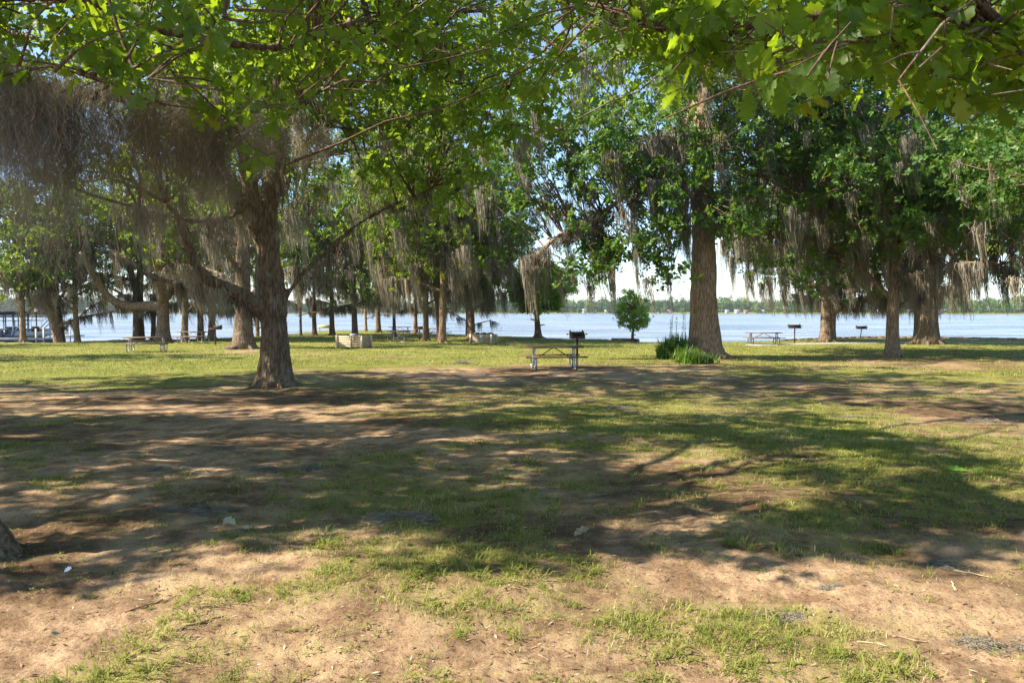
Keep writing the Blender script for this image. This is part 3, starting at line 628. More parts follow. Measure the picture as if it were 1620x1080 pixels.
# round bright tree and the small bushy tree by the water
b = G(851, 534)
tree('shade_tree', 'small round bright green tree with grey trunk at the water edge', b, .28, 6.1, 2.75, 2.0, 301, nc=230, per=110, size=.19, lean=(-.01, 0), moss=0, tone=.72, leaf='leafbright', group='small trees at the water edge', use_keep=False, clump=.42, trunktop=.6, rose=5, flat=.9, shell=.38, cxy=(.25, 0), limbf=.32)
b = G(1001, 538)
tree('shrubby_tree', 'little bushy light green tree alone at the water, open below', b, .12, 3.9, 1.35, .55, 302, nc=95, per=44, size=.14, moss=0, tone=.8, leaf='leafbright', group='small trees at the water edge', use_keep=False, clump=.24, shell=.3, trunktop=.5, rose=5, flat=.9, limbf=.32)
# trees outside the frame whose shade and boughs enter it
OUT = [('tall oak beyond the left edge shading the left lawn', (-15.5, 9.5), .35, 12, 6.2, 5.0, 260), ('tall oak beyond the left edge behind the near mossy one', (-17, 18), .35, 12, 6, 4.5, 240),
       ('shading oak farther off beyond the left edge', (-29, 30), .4, 13, 6.0, 4.6, 200), ('shading oak off the left edge near the boathouse lawn', (-42, 42), .4, 13, 6.5, 4.6, 200),
       ('leafy oak beyond the right edge reaching into the picture', (19.5, 22.5), .3, 11, 6.0, 4.0, 330), ('mossy oak beyond the right edge near the path', (32, 44), .4, 14, 7.5, 4.0, 260)]
for k, (lab, xy, R, H, c_, cb, nc) in enumerate(OUT):
    b = np.array([xy[0], xy[1], float(ground_z(*xy))])
    tree('oak_tree', lab, b, R, H, c_, cb, 400 + k, nc=nc, per=84, size=.2 if k != 4 else .17, moss=60 if k < 4 else 110, tone=.42, leaf='leaf' if k < 4 else 'leafdark', mossL=(.6, 2.0), use_keep=k < 4)

# ------------------------------------------------------------------ near oaks with large lobed leaves
def in_fringe(Q_, rng, jit):
    dep = np.maximum(Q_[:, 1] * math.cos(PITCH) - (Q_[:, 2] - EYE) * math.sin(PITCH), .3)
    ppx = 810 + F * Q_[:, 0] / dep; ppy = 540 - F * ((Q_[:, 2] - EYE) * math.cos(PITCH) + Q_[:, 1] * math.sin(PITCH)) / dep
    fr = np.interp(ppx, [-200, 0, 200, 330, 430, 480, 560, 700, 820, 950, 1040, 1100, 1300, 1450, 1620, 1900], [120, 150, 150, 200, 300, 300, 250, 260, 310, 320, 240, 190, 150, 190, 220, 250])
    return ppy < fr + rng.normal(0, jit, len(Q_))
def near_oak(name, label, base, R, tpath, limbs, crowns, seed, mosscurtains=(), fill=None):
    rng = np.random.default_rng(seed)
    base = np.asarray(base, float); e = empty(name, base, label, 'tree', 'large-leaved oaks arching over the foreground')
    wood = Geo(); c = curve(tpath, 26); hh = c[:, 2] - base[2]
    wood.tube(c, R * (1 - .72 * np.linspace(0, 1, 26)) * (1 + .8 * np.exp(-hh / .22)), 18, wob=.05, rng=rng)
    for i in range(7):
        a = i * .9 + rng.uniform(-.3, .3); d = np.array([math.cos(a), math.sin(a), 0]); l_ = R * rng.uniform(1.5, 2.3)
        gz = float(ground_z(*(base + d * l_)[:2])) - base[2]
        wood.tube(curve([base + d * R * .5 + [0, 0, R * 1.3], base + d * R * 1.3 + [0, 0, R * .3], base + d * l_ + [0, 0, gz - .04]], 8), np.linspace(R * .4, R * .1, 8), 8)
    limb_paths(wood, [(p, r0, r1) for p, r0, r1, _ in limbs], 8, rng)
    tk = wood.build('trunk', M['bark'], e, smooth=True, off=base); remesh_bark(tk, .025, .05, .045, 2.2)
    tw = Geo(); Rc = []; tints = []
    for pts, r0, r1, dens in limbs:
        if dens == 0: continue
        cp = curve(pts, 60); seg = np.linalg.norm(np.diff(cp, axis=0), axis=1); Ltot = seg.sum()
        nt_ = int(Ltot * dens)
        for _ in range(nt_):
            i = rng.integers(4, 60); s = cp[i]; t = unit(cp[min(i + 1, 59)] - cp[i - 1])
            d = unit(rng.normal(0, 1, 3) * [1, 1, .55] + t * .5 + [0, 0, -.12]); L_ = rng.uniform(.25, 1.0)
            tip = s + d * L_ + [0, 0, -.12 * L_]
            if not keep(tip[None], rng)[0] or not in_fringe(tip[None] - [0, 0, .05], rng, 10)[0]: continue
            q_ = curve([s, s + d * L_ * .5 + rng.normal(0, .04, 3), tip], 7); tw.tube(q_, np.linspace(.010, .0035, 7), 5, cap=False)
            for f in ([6, 5, 4, 3] if L_ > .6 else [6, 4]):
                Rc.append(q_[f] + rng.normal(0, .05, 3)); tints.append(rng.normal(.45, .15))
                if rng.random() < .7:
                    d2 = unit(rng.normal(0, 1, 3) * [1, 1, .5] + d * .4); tp2 = q_[f] + d2 * rng.uniform(.1, .3)
                    tw.tube([q_[f], (q_[f] + tp2) / 2 + [0, 0, .01], tp2], [.004, .003, .002], 4, cap=False); Rc.append(tp2); tints.append(rng.normal(.45, .15))
    Rc = np.array(Rc) if Rc else np.zeros((0, 3)); tints = np.array(tints)
    if fill is not None:
        Cc = fill(rng); Cc = Cc[keep(Cc, rng)]
        hh_ = np.maximum(Cc[:, 2] - 3.3, 0); gx_ = Cc[:, 0] - TO_SUN[0] / TO_SUN[2] * hh_; gy_ = Cc[:, 1] - TO_SUN[1] / TO_SUN[2] * hh_
        Cc = Cc[~((gx_ > 1.2) & (gx_ < 5.5) & (gy_ > 2.3) & (gy_ < 6.5) & (rng.random(len(Cc)) < .8))]
        LPn = np.vstack([curve(p, 40) for p, _, _, _ in limbs] + [c[14:]])
        for cpt in Cc:
            dv = LPn - cpt; j = np.argmin((dv ** 2).sum(1)); s = LPn[j]
            if np.linalg.norm(s - cpt) > 3.2: continue
            q_ = curve([s, (s + cpt) / 2 + rng.normal(0, .15, 3) + [0, 0, .2], cpt], 8); q_[1:-1] += rng.normal(0, .04, (6, 3))
            if q_[:, 1].min() > 4.5: tw.tube(q_, np.linspace(.014, .004, 8), 5, cap=False)
        n_ = 12; seen = (np.abs(Cc[:, 0]) < .72 * Cc[:, 1] + .6) & (Cc[:, 2] < EYE + .43 * Cc[:, 1] + .5)
        far_ = Cc[~seen]; Cc = Cc[seen]
        rc3 = np.repeat(far_, 14, 0) + rng.normal(0, 1, (len(far_) * 14, 3)) * [.36, .36, .2]; rc3 = rc3[keep(rc3, rng)]
        V, T, t = simple_leaves(rc3, 6, .16, rng, np.full(len(rc3), .4)); upper = (V, T, t)
        rc2 = np.repeat(Cc, n_, 0) + rng.normal(0, 1, (len(Cc) * n_, 3)) * [.36, .36, .2]
        Rc = np.vstack([Rc, rc2]); tints = np.append(tints, np.repeat(rng.normal(.42, .15, len(Cc)), n_))
    # the boughs thin out towards their lower fringe
    dep = Rc[:, 1] * math.cos(PITCH) - (Rc[:, 2] - EYE) * math.sin(PITCH); dep = np.maximum(dep, .3)
    ppx = 810 + F * Rc[:, 0] / dep; ppy = 540 - F * ((Rc[:, 2] - EYE) * math.cos(PITCH) + Rc[:, 1] * math.sin(PITCH)) / dep
    fringe = np.interp(ppx, [-200, 0, 200, 330, 430, 480, 560, 700, 820, 950, 1040, 1100, 1300, 1450, 1620, 1900], [120, 150, 150, 200, 300, 300, 250, 260, 310, 320, 240, 190, 150, 190, 220, 250])
    kk = keep(Rc, rng) & ((ppy < fringe + rng.normal(0, 26, len(Rc))) | (rng.random(len(Rc)) < .006)) & ~((Rc[:, 1] < 2.7) & (ppy > -120) & (np.abs(ppx - 810) < 1000))
    dens = np.interp(ppx, [0, 900, 1100, 1620], [.8, .8, .85, .85]); kk &= (rng.random(len(Rc)) < dens) | (ppy < -60)
    Rc = Rc[kk]; tints = tints[kk]
    # big lobed leaves
    V, Q, t = lobed_leaves(Rc, 6, .118, rng, np.clip(tints, 0, 1))
    Tn = np.zeros((0, 3), int)
    if fill is not None: Tn = upper[1] + len(V); V = np.vstack([V, upper[0]]); t = np.append(t, upper[2])
    mesh('leaves', V - base, [Q, Tn], M['leafnear'], e, attr={'tint': t})
    tw.build('branches', M['barktwig'], e, smooth=True, off=base)
    mv, mq, ma_, n0 = [], [], [], 0
    for pts, npt, Lr, per, wd, sp in mosscurtains:
        cp = curve(pts, 80); idx = rng.integers(0, 80, npt); H_ = cp[idx] + rng.normal(0, 1, (npt, 3)) * [.12, .28, .13]
        Ln = rng.uniform(*Lr, npt)
        V, Q, t = moss_strands(H_, Ln, per, wd, rng, spread=sp, k=22, curl=.028, wind=(.04, 0), tint=.6)
        mv.append(V); mq.append(Q + n0); ma_.append(t); n0 += len(V)
    if mv: mesh('hanging_moss', np.vstack(mv) - base, [np.vstack(mq)], M['moss'], e, attr={'tint': np.concatenate(ma_)})
    return e
b1 = G(-46, 876); d1 = b1[1]
tp1 = [b1 + [0, 0, -.1], P(-60, 790, d1), P(-75, 640, d1), P(-110, 420, d1 + .1), P(-140, 200, d1 + .2), P(-165, 20, d1 + .3), P(-290, -200, d1 + .4), P(-430, -500, d1 + .6)]
lim1 = [
 ([P(-148, 60, d1 + .3), P(-60, -10, 5.7), P(150, 4, 6), P(260, 48, 6.5), P(440, 75, 7.5), P(540, 40, 8.5), P(700, 0, 9.5)], .075, .02, 9),
 ([P(-140, 200, d1 + .2), P(0, 132, 5.2), P(150, 152, 5.6), P(300, 168, 6.2), P(420, 190, 7), P(500, 150, 7.8), P(560, 90, 8.5)], .06, .015, 6),
 ([P(540, 40, 8.5), P(600, 60, 9), P(700, 120, 9.5), P(790, 190, 10), P(870, 215, 10.5)], .03, .008, 9),
 ([P(-232, -100, d1 + .35), P(100, -150, 7), P(400, -120, 9), P(700, -60, 11), P(900, 10, 12), P(1020, 60, 12.5)], .075, .02, 6),
 ([P(-312, -250, d1 + .45), P(50, -260, 9), P(300, -160, 12), P(500, -80, 13.5), P(650, -20, 14.5)], .07, .02, 5),
 ([P(-420, -480, d1 + .6), P(200, -520, 8), P(600, -420, 11), P(900, -300, 14)], .07, .02, 3),
 ([P(150, 152, 5.6), P(190, 120, 5.2), P(300, 60, 4.9), P(420, -10, 4.7)], .03, .01, 5),
 ([P(-40, 40, 4.2), P(40, 55, 3.6), P(70, 70, 3.2)], .012, .006, 2),
 ([P(420, 190, 7), P(450, 260, 6.6), P(455, 300, 6.4)], .010, .004, 2),
 ([P(-60, 80, 4.8), P(60, 110, 4.7), P(180, 120, 4.9), P(320, 130, 5.4)], .012, .005, 12)]
def fill1(rng):
    out_ = []
    while len(out_) < 2300:
        p = np.array([rng.uniform(-15, 7), rng.uniform(1.5, 19), rng.uniform(4.0, 8.8)])
        if (p[0] + 3) ** 2 / 130 + (p[1] - 9.5) ** 2 / 90 > 1: continue
        if p[2] < EYE + .27 * p[1]: continue
        if noise3(p[0] * .35, p[1] * .35, p[2] * .35, 4) < .26: continue
        if abs(p[0]) < .7 * p[1] and p[2] < EYE + .42 * p[1] and rng.random() < .45: continue
        out_.append(p)
    return np.array(out_)
near_oak('lobed_leaf_oak', 'mossy oak whose trunk base shows at the left edge of the picture', b1, .17, tp1, lim1, None, 51,
         [([P(-150, 200, d1 + .2), P(0, 142, 5.2), P(150, 162, 5.6), P(300, 175, 6.2), P(420, 190, 7)], 72, (.3, 1.25), 62, .0018, .075),
          ([P(-60, 90, 4.9), P(0, 130, 5.0), P(90, 150, 5.2), P(170, 160, 5.4)], 34, (.5, 1.45), 66, .0018, .07),
          ([P(260, 170, 6), P(330, 180, 6.4), P(430, 195, 7.0)], 34, (.3, .95), 50, .002, .08),
          ([P(380, 180, 12), P(470, 200, 12), P(520, 215, 12.5)], 8, (.5, 1.3), 80, .005, .12)], fill=fill1)
b0 = np.array([6.4, .6, float(ground_z(6.4, .6))])
tp0 = [b0 + [0, 0, -.1], b0 + [.02, 0, 1.2], b0 + [-.1, .1, 2.6], b0 + [-.3, .3, 4.2], b0 + [-.3, .6, 6.5], b0 + [-.2, .8, 8]]
lim0 = [
 ([b0 + [-.15, .15, 2.9], P(1800, -60, 3.4), P(1620, -30, 3.6), P(1450, 0, 4), P(1300, 18, 4.4), P(1150, 47, 5), P(1065, 45, 5.2), P(947, 12, 5.6), P(860, -30, 6)], .07, .012, 10),
 ([P(1300, 18, 4.4), P(1270, 70, 4.6), P(1230, 90, 4.9), P(1130, 60, 5.6), P(1020, 20, 6.4)], .02, .006, 6),
 ([P(1065, 45, 5.2), P(1010, 55, 5.6), P(980, 20, 6), P(880, 40, 6.6), P(820, 90, 7)], .014, .005, 7),
 ([P(1150, 47, 5), P(1100, 120, 5.2), P(1110, 160, 5.3)], .010, .004, 5),
 ([b0 + [-.2, .2, 3.4], P(1760, 10, 3.1), P(1600, 30, 2.9), P(1480, 55, 3.0), P(1400, 80, 3.2)], .035, .006, 14),
 ([b0 + [-.25, .3, 3.8], P(1750, 90, 4.2), P(1600, 100, 4.8), P(1480, 110, 5.2)], .04, .006, 9),
 ([b0 + [-.3, .5, 5.2], P(1500, -150, 5.5), P(1300, -100, 7), P(1100, -60, 8.5), P(930, 20, 9.5), P(820, 120, 10), P(760, 190, 10.4)], .09, .012, 8),
 ([P(1300, -100, 7), P(1250, 0, 8), P(1200, 60, 9), P(1120, 120, 10)], .03, .008, 8)]
def fill0(rng):
    out_ = []
    while len(out_) < 60:
        p = np.array([rng.uniform(2.5, 8), rng.uniform(2, 9.5), rng.uniform(4.2, 7.5)])
        if p[2] < EYE + .36 * p[1]: continue
        out_.append(p)
    return np.array(out_)
near_oak('lobed_leaf_oak', 'oak beyond the right edge whose big-leaved boughs hang across the top right', b0, .24, tp0, lim0, None, 52,
         [([P(1170, 60, 5.1), P(1230, 90, 4.9), P(1290, 80, 4.7)], 12, (.2, .5), 34, .0018, .12)], fill=fill0)

#@@GRASS
def grass_blades():
    rng = np.random.default_rng(71); g = Geo()
    def blades(n, rmin, rmax, amax, hgt, wid, thr, power, clus):
        u = rng.uniform(0, 1, n); r = rmin * (rmax / rmin) ** (u ** power); a = rng.uniform(-amax, amax, n)
        x = r * np.sin(a); y = r * np.cos(a)
        t = turf(x, y) + (fbm(x * 4.5, y * 4.5, 301, 3) - .5) * clus
        sr = shore_r(a)
        t = t + (fbm(x * 13, y * 13, 305, 2) - .5) * clus * .8
        k = (rng.random(n) < ss(thr - .12, thr + .42, t)) & (r < sr - .2); x, y, t, r = x[k], y[k], t[k], r[k]; n = len(x)
        z = ground_z(x, y) - .004
        hd = rng.uniform(0, 2 * PI, n); lean = rng.uniform(.25, 1.4, n); h = hgt * rng.uniform(.4, 1.3, n) * (.55 + .6 * np.clip(t, 0, 1)); w = wid * rng.uniform(.6, 1.3, n)
        dx, dy = np.cos(hd), np.sin(hd); sx, sy = -dy * w, dx * w
        b = np.stack([x, y, z], -1); S = np.stack([sx, sy, 0 * x], -1)
        m1 = b + np.stack([dx * lean * h * .35, dy * lean * h * .35, h * .6], -1)
        tp = b + np.stack([dx * lean * h * 1.0, dy * lean * h * 1.0, h * (1.0 - .25 * lean)], -1)
        V = np.stack([b - S, b + S, m1 + S * .8, m1 - S * .8, tp], 1).reshape(-1, 3)
        q = np.arange(n)[:, None] * 5
        tint = np.clip(.52 + (fbm(x * 1.5, y * 1.5, 55, 2) - .5) * .8 + rng.normal(0, .16, n), 0, .97)
        g.add(V, q + np.array([0, 1, 2, 3]), q + np.array([3, 2, 4]), np.repeat(tint, 5))
    blades(260000, 2.6, 13, .75, .045, .0020, .42, .85, .9)
    blades(230000, 9, 34, .72, .045, .0042, .46, .8, 1.0)
    blades(130000, 28, 95, .70, .06, .014, .40, .8, .4)
    # spreading weeds
    n = 3000; r = rng.uniform(2.9, 13, n); a = rng.uniform(-.68, .68, n); x = r * np.sin(a); y = r * np.cos(a)
    k = turf(x, y) + (fbm(x * 2, y * 2, 41, 2) - .5) * .9 > .36; x, y = x[k], y[k]
    for xi, yi in zip(x, y):
        m_ = rng.integers(9, 26); R_ = rng.uniform(.035, .13); hd = rng.uniform(0, 2 * PI, m_); l_ = R_ * rng.uniform(.5, 1.2, m_); up = rng.uniform(.15, .9, m_)
        ox = xi + rng.normal(0, R_ * .3, m_); oy = yi + rng.normal(0, R_ * .3, m_); z = ground_z(ox, oy)
        dx, dy = np.cos(hd), np.sin(hd); w = rng.uniform(.002, .0045, m_)
        b = np.stack([ox, oy, z], -1); S = np.stack([-dy * w, dx * w, 0 * w], -1)
        m1 = b + np.stack([dx * l_ * .5, dy * l_ * .5, l_ * up * .5 + .008], -1); tp = b + np.stack([dx * l_, dy * l_, l_ * up * .55 + .004], -1)
        V = np.stack([b - S * .6, b + S * .6, m1 + S, m1 - S, tp], 1).reshape(-1, 3); q = np.arange(m_)[:, None] * 5
        g.add(V, q + np.array([0, 1, 2, 3]), q + np.array([3, 2, 4]), np.repeat(np.clip(rng.normal(.5, .1) + rng.normal(0, .08, m_), 0, .85), 5))
    n = 520; r = rng.uniform(2.9, 8, n); a = rng.uniform(-.66, .66, n); x = r * np.sin(a); y = r * np.cos(a)
    k = fbm(x * 1.1, y * 1.1, 45, 2) > .5; x, y = x[k], y[k]
    for xi, yi in zip(x, y):
        m_ = rng.integers(3, 8); C_ = np.stack([xi + rng.normal(0, .03, m_), yi + rng.normal(0, .03, m_), np.zeros(m_)], -1); C_[:, 2] = ground_z(C_[:, 0], C_[:, 1]) + rng.uniform(.006, .03, m_)
        for c_ in C_:
            kk_ = 3; th = rng.uniform(0, 6) + np.arange(kk_) * 2.1; rr_ = rng.uniform(.006, .013)
            for t_ in th:
                d_ = np.array([math.cos(t_), math.sin(t_), .25]); s_ = np.array([-d_[1], d_[0], 0]); g.add([c_, c_ + d_ * rr_ - s_ * rr_ * .55, c_ + d_ * rr_ * 1.9, c_ + d_ * rr_ + s_ * rr_ * .55], [[0, 1, 2, 3]], None, np.full(4, np.clip(rng.normal(.55, .12), 0, .8)))
    # leaf litter and crumbs of bark on the soil
    o = g.build('grass', M['grass'], attr=True); tag(o, 'patchy short grass and low weeds growing through the bare soil', 'grass', kind='stuff')
    g = Geo(); n = 17000; u = rng.uniform(0, 1, n); r = 2.8 * (17 / 2.8) ** u; a = rng.uniform(-.72, .72, n); x = r * np.sin(a); y = r * np.cos(a); z = ground_z(x, y) + .004
    hd = rng.uniform(0, 2 * PI, n); l_ = rng.uniform(.003, .014, n) * rng.choice([1, 1, 1, 2.4], n); w = l_ * rng.uniform(.1, .7, n); w = np.minimum(w, .006)
    dx, dy = np.cos(hd), np.sin(hd); c = np.stack([x, y, z], -1); A = np.stack([dx * l_, dy * l_, rng.uniform(-.1, .25, n) * l_], -1); S = np.stack([-dy * w, dx * w, rng.uniform(-.3, .3, n) * w], -1)
    V = np.stack([c - A, c + S, c + A, c - S], 1).reshape(-1, 3); g.add(V, np.arange(n)[:, None] * 4 + np.array([0, 1, 2, 3]), None, np.repeat(rng.uniform(0, 1, n), 4))
    lm = leaf_mat('litter', [(.07, .045, .028), (.14, .09, .055), (.26, .18, .11), (.50, .42, .30)], trans=(.3, .2, .1), gloss=.1, rough=.8, tw=.1)
    tag(g.build('leaf_litter', lm, attr=True), 'scattered bark crumbs and leaf bits over the soil', 'litter', kind='stuff')
grass_blades()

#@@FURNITURE
def picnic_table(loc, rz, label, wood='greywood', metal='galv', L_=1.85):
    e = empty('picnic_table', loc, label, 'picnic table', 'picnic tables on the lawn', rz)
    g = Geo()
    for i in range(4): g.box((0, -.285 + i * .19, .745 + .002 * (i % 2)), (L_, .178, .04))
    g.build('tabletop', M[wood], e)
    for s in (-1, 1):
        g = Geo()
        for i in range(2 if s else 1): g.box((0, s * (.63 + i * .135), .435), (L_ + .12, .125, .04))
        g.build('bench', M[wood], e)
    for s in (-1, 1):
        g = Geo(); x = s * (L_ / 2 - .28)
        for q_ in (-1, 1):
            xx = x + q_ * .0
            pts = [(xx, q_ * .16, .72), (xx, q_ * .17, .4), (xx, q_ * .19, .14), (xx, q_ * .25, .045), (xx, q_ * .38, .015), (xx, q_ * .52, .02), (xx, q_ * .64, .07), (xx, q_ * .69, .18), (xx, q_ * .70, .415)]
            g.tube(curve(pts, 30), .026, 8)
        g.tube([(x, -.36, .715), (x, .36, .715)], .024, 8); g.tube([(x, -.76, .405), (x, -.18, .405)], .02, 8); g.tube([(x, .18, .405), (x, .76, .405)], .02, 8); g.tube([(x, -.18, .30), (x, .18, .30)], .02, 8)
        g.build('leg_frame', M[metal], e, smooth=True)
    for s in (-1, 1):
        g = Geo(); g.tube([(s * .03, 0, .72), (s * (L_ / 2 - .28), 0, .30)], .016, 6); g.build('brace', M['darkpipe'], e)
    return e
picnic_table(G(876, 583), math.radians(6), 'red-brown picnic table in dappled shade beside the nearest grill', 'redwood', 'galv', 1.95)
picnic_table(G(233, 556.5), math.radians(12), 'weathered picnic table with silver looped legs on the left sunny lawn', 'greywood', 'galv', 2.15)
picnic_table(G(306, 543), math.radians(-8), 'shaded picnic table beside the far left grill and leaning trunk', 'greywood', 'galv', 1.95)
picnic_table(G(634, 540), math.radians(68), 'dark picnic table seen end-on left of the middle grill', 'greywood', 'galv', 1.9)
picnic_table(G(633, 531), math.radians(20), 'distant picnic table with reddish top just behind the end-on dark one', 'redwood', 'galv', 1.9)
picnic_table(G(690, 534.5), math.radians(30), 'pale distant picnic table between the dark and brown trunks right of the middle grill', 'redwood', 'galv', 1.9)
picnic_table(G(1208, 545), math.radians(-4), 'dark silhouetted picnic table near the water on the right', 'greywood', 'darkpipe', 2.15)

def grill(loc, rz, label, h=.95, w=.56, tilt=0):
    e = empty('park_grill', loc, label, 'grill', 'pedestal barbecue grills', rz)
    g = Geo(); g.tube([(0, 0, -.05), (tilt * .5, 0, h * .5), (tilt, 0, h)], .038, 10); g.build('post', M['rust'], e, smooth=True)
    t = .008; d = .36; g = Geo()
    g.box((tilt, 0, h + .006), (w, d, t)); g.box((tilt, d / 2, h + .12), (w, t, .24)); g.box((tilt, -d / 2, h + .045), (w, t, .08))
    for s in (-1, 1):
        V = [[-d / 2, 0], [d / 2, 0], [d / 2, .28], [d / 2 - .08, .31], [-d / 2 + .10, .22], [-d / 2, .12]]
        xs = (tilt + s * w / 2 - t / 2, tilt + s * w / 2 + t / 2); vv = [[x, y, h + z] for x in xs for y, z in V]
        g.add(vv, [[i, (i + 1) % 6, 6 + (i + 1) % 6, 6 + i] for i in range(6)] + [[0, 1, 2, 3], [6, 9, 8, 7]], None); g.Q.append(np.array([[0, 3, 4, 5], [6, 11, 10, 9]]) + g.n - 12)
    fb = g.build('firebox', M['rust'], e)
    g = Geo()
    for i in range(15): g.tube([(tilt - w / 2 + .03 + i * (w - .06) / 14, -d / 2 + .03, h + .155), (tilt - w / 2 + .03 + i * (w - .06) / 14, d / 2 - .03, h + .155)], .005, 5)
    for y in (-d / 2 + .03, d / 2 - .03): g.tube([(tilt - w / 2 + .02, y, h + .155), (tilt + w / 2 - .02, y, h + .155)], .008, 6)
    g.build('grate', M['rust'], fb)
    for s in (-1, 1):
        g = Geo(); g.tube([(tilt + s * w / 2, .02, h + .155), (tilt + s * (w / 2 + .12), .02, h + .16)], .008, 6); g.tube(curve([(tilt + s * (w / 2 + .09), .02, h + .16), (tilt + s * (w / 2 + .12), .02, h + .175), (tilt + s * (w / 2 + .16), .02, h + .16), (tilt + s * (w / 2 + .12), .02, h + .14), (tilt + s * (w / 2 + .09), .02, h + .158)], 10), .011, 6)
        g.build('handle', M['rust'], fb)
    return e
grill(G(913, 581), math.radians(14), 'rusty grill right beside the nearest red-brown table', 1.0, .46)
grill(G(341, 545), math.radians(-10), 'boxy black grill at the far left, in front of the rusty trunk', .95, .7)
grill(G(664, 539), math.radians(5), 'black grill standing left of the dark straight trunk in mid lawn', .82, .6)
grill(G(1257, 543), math.radians(0), 'tall dark grill right of the silhouetted picnic table', .98, .72, 0)
grill(G(1361, 534.5), math.radians(0), 'small grill on a leaning post against the open lake', .72, .75, .09)

def bin_box(loc, rz, w, d, h, label, lids=0, notice=False, lidlabel=None):
    e = empty('board_bin', loc, label, 'wooden enclosure', 'board-sided bins on the lawn', rz)
    for sx, sy, lx in ((0, -1, w), (0, 1, w), (-1, 0, d), (1, 0, d)):
        g = Geo(); nb = 5
        for i in range(nb):
            z = .05 + (i + .5) * (h - .07) / nb
            if sx == 0: g.box((0, sy * (d / 2 - .02), z), (w - .1, .035, (h - .07) / nb - .012))
            else: g.box((sx * (w / 2 - .02), 0, z), (.035, d - .1, (h - .07) / nb - .012))
        g.build('board_panel', M['pine'], e)
    for x, y in ((-w / 2, -d / 2), (w / 2, -d / 2), (w / 2, d / 2), (-w / 2, d / 2), (.1, -d / 2 - .005)):
        g = Geo(); g.box((x, y, h / 2), (.11 if abs(x) > .2 else .06, .11 if abs(x) > .2 else .06, h + .03)); g.build('post', M['pinepale'], e)
    if notice: g = Geo(); g.box((.02, -d / 2 - .045, h * .72), (.16, .01, .18)); g.build('notice', M['paper'], e)
    for i in range(lids):
        rg = np.random.default_rng(i); g = Geo(); x = -w / 2 + w * (i + .5) / lids
        zz = np.linspace(0, 1, 9); prof = [(0.02, .10), (.9, .08), (1.0, .05), (1.0, .02), (.95, 0), (.9, -.3)]
        pth = [(x, 0, h + .0 - .45), (x, 0, h - .1), (x, 0, h + .02), (x, 0, h + .05), (x, 0, h + .09), (x, 0, h + .115)]
        r = min(w / lids * .47, .26); g.tube(pth, [r * .8, r * .92, r * .98, r * 1.02, r * .8, r * .1], 20)
        c, s_ = math.cos(rz), math.sin(rz); V = np.vstack(g.V)
        o = g.build('litter_bin', M['bag'] if lids > 1 else M['steel'], None, smooth=True)
        o.location = loc; o.rotation_euler[2] = rz
        tag(o, lidlabel[i], 'bin')
    return e
bin_box(G(560, 550.5), math.radians(-22), 1.65, .95, .72, 'large pale board bin on the sunny lawn left of centre', 1, False, ['grey lidded can standing inside the large pale board bin'])
bin_box(G(765, 543.5), math.radians(-20), 1.45, .9, .62, 'smaller board bin with a white notice, black lids showing above it', 3, True,
        ['black domed lid can at the left inside the board bin with the notice', 'black domed lid can in the middle of the board bin with the notice', 'black domed lid can at the right inside the board bin with the notice'])
# tan board on the point
b = G(513, 524); e = empty('notice_board', b, 'small tan board on two legs at the tip of the grassy point', 'sign')
g = Geo(); g.box((0, 0, .5), (1.3, .05, .32)); g.build('board', M['tan'], e)
for s in (-1, 1): g = Geo(); g.box((s * .5, .05, .15), (.08, .08, .5)); g.build('post', M['tan'], e)
# plants at the foot of the massive trunk
def strap_plant(px, py, n, L_, label, seed, tone=.45, spikes=0, name='strappy_plant', w=.018):
    rng = np.random.default_rng(seed); b = G(px, py); e = empty(name, b, label, 'plant', 'clump of plants at the massive trunk'); g = Geo()
    for i in range(n):
        a = rng.uniform(0, 2 * PI); l_ = L_ * rng.uniform(.6, 1.2); l_ *= 1.12; out_ = rng.uniform(.12, .7); dx, dy = math.cos(a), math.sin(a); k = 6; t = np.linspace(0, 1, k + 1)
        ox, oy = rng.normal(0, .17, 2)
        x = ox + dx * out_ * l_ * t ** 1.4; y = oy + dy * out_ * l_ * t ** 1.4; z = l_ * (t * 1.15 - t ** 2 * (.25 + out_ * .75))
        ww = w * (1 - t ** 2 * .9); S = np.stack([-dy * ww, dx * ww, ww * .2], -1); c = np.stack([x, y, z], -1)
        V = np.stack([c - S, c + S], 1).reshape(-1, 3); r = (np.arange(k) * 2)[:, None]; g.add(V, r + np.array([0, 1, 3, 2]), None, np.full(len(V), np.clip(rng.normal(tone, .15), 0, .95)))
    g.build('leaves', M['leafdark'], e, attr=True)
    for i in range(spikes):
        g = Geo(); x = rng.normal(0, .25); hh = rng.uniform(1.6, 2.1); g.tube([(x * .6, 0, 0), (x, 0, hh * .6), (x + rng.normal(0, .04), 0, hh)], [.012, .01, .005], 5)
        for q_ in range(26):
            zz = rng.uniform(.55, 1) * hh; g.tube([(x, 0, zz), (x + rng.normal(0, .03), rng.normal(0, .03), zz + .02)], [.012, .004], 4)
        g.build('flower_spike', M['leafdark'], e, attr=True)
    return e
strap_plant(1056, 568, 260, .95, 'dark leafy clump farthest left at the massive trunk, seed spikes above', 1, .3, 2, 'leafy_plant', .03)
strap_plant(1070, 566, 300, 1.15, 'tallest dark clump with upright seed spikes left of the massive trunk', 2, .25, 3, 'leafy_plant', .03)
strap_plant(1080, 573, 120, .72, 'pale arching strappy clump in front of the spiked dark clump', 3, .55)
strap_plant(1092, 575, 130, .8, 'yellow-green upright strappy clump at the left foot of the massive trunk', 4, .6)
strap_plant(1106, 575, 110, .58, 'low strappy clump centred in front of the massive trunk', 5, .35)
strap_plant(1120, 574, 90, .45, 'low dark green strappy clump at the right foot of the massive trunk', 6, .25)
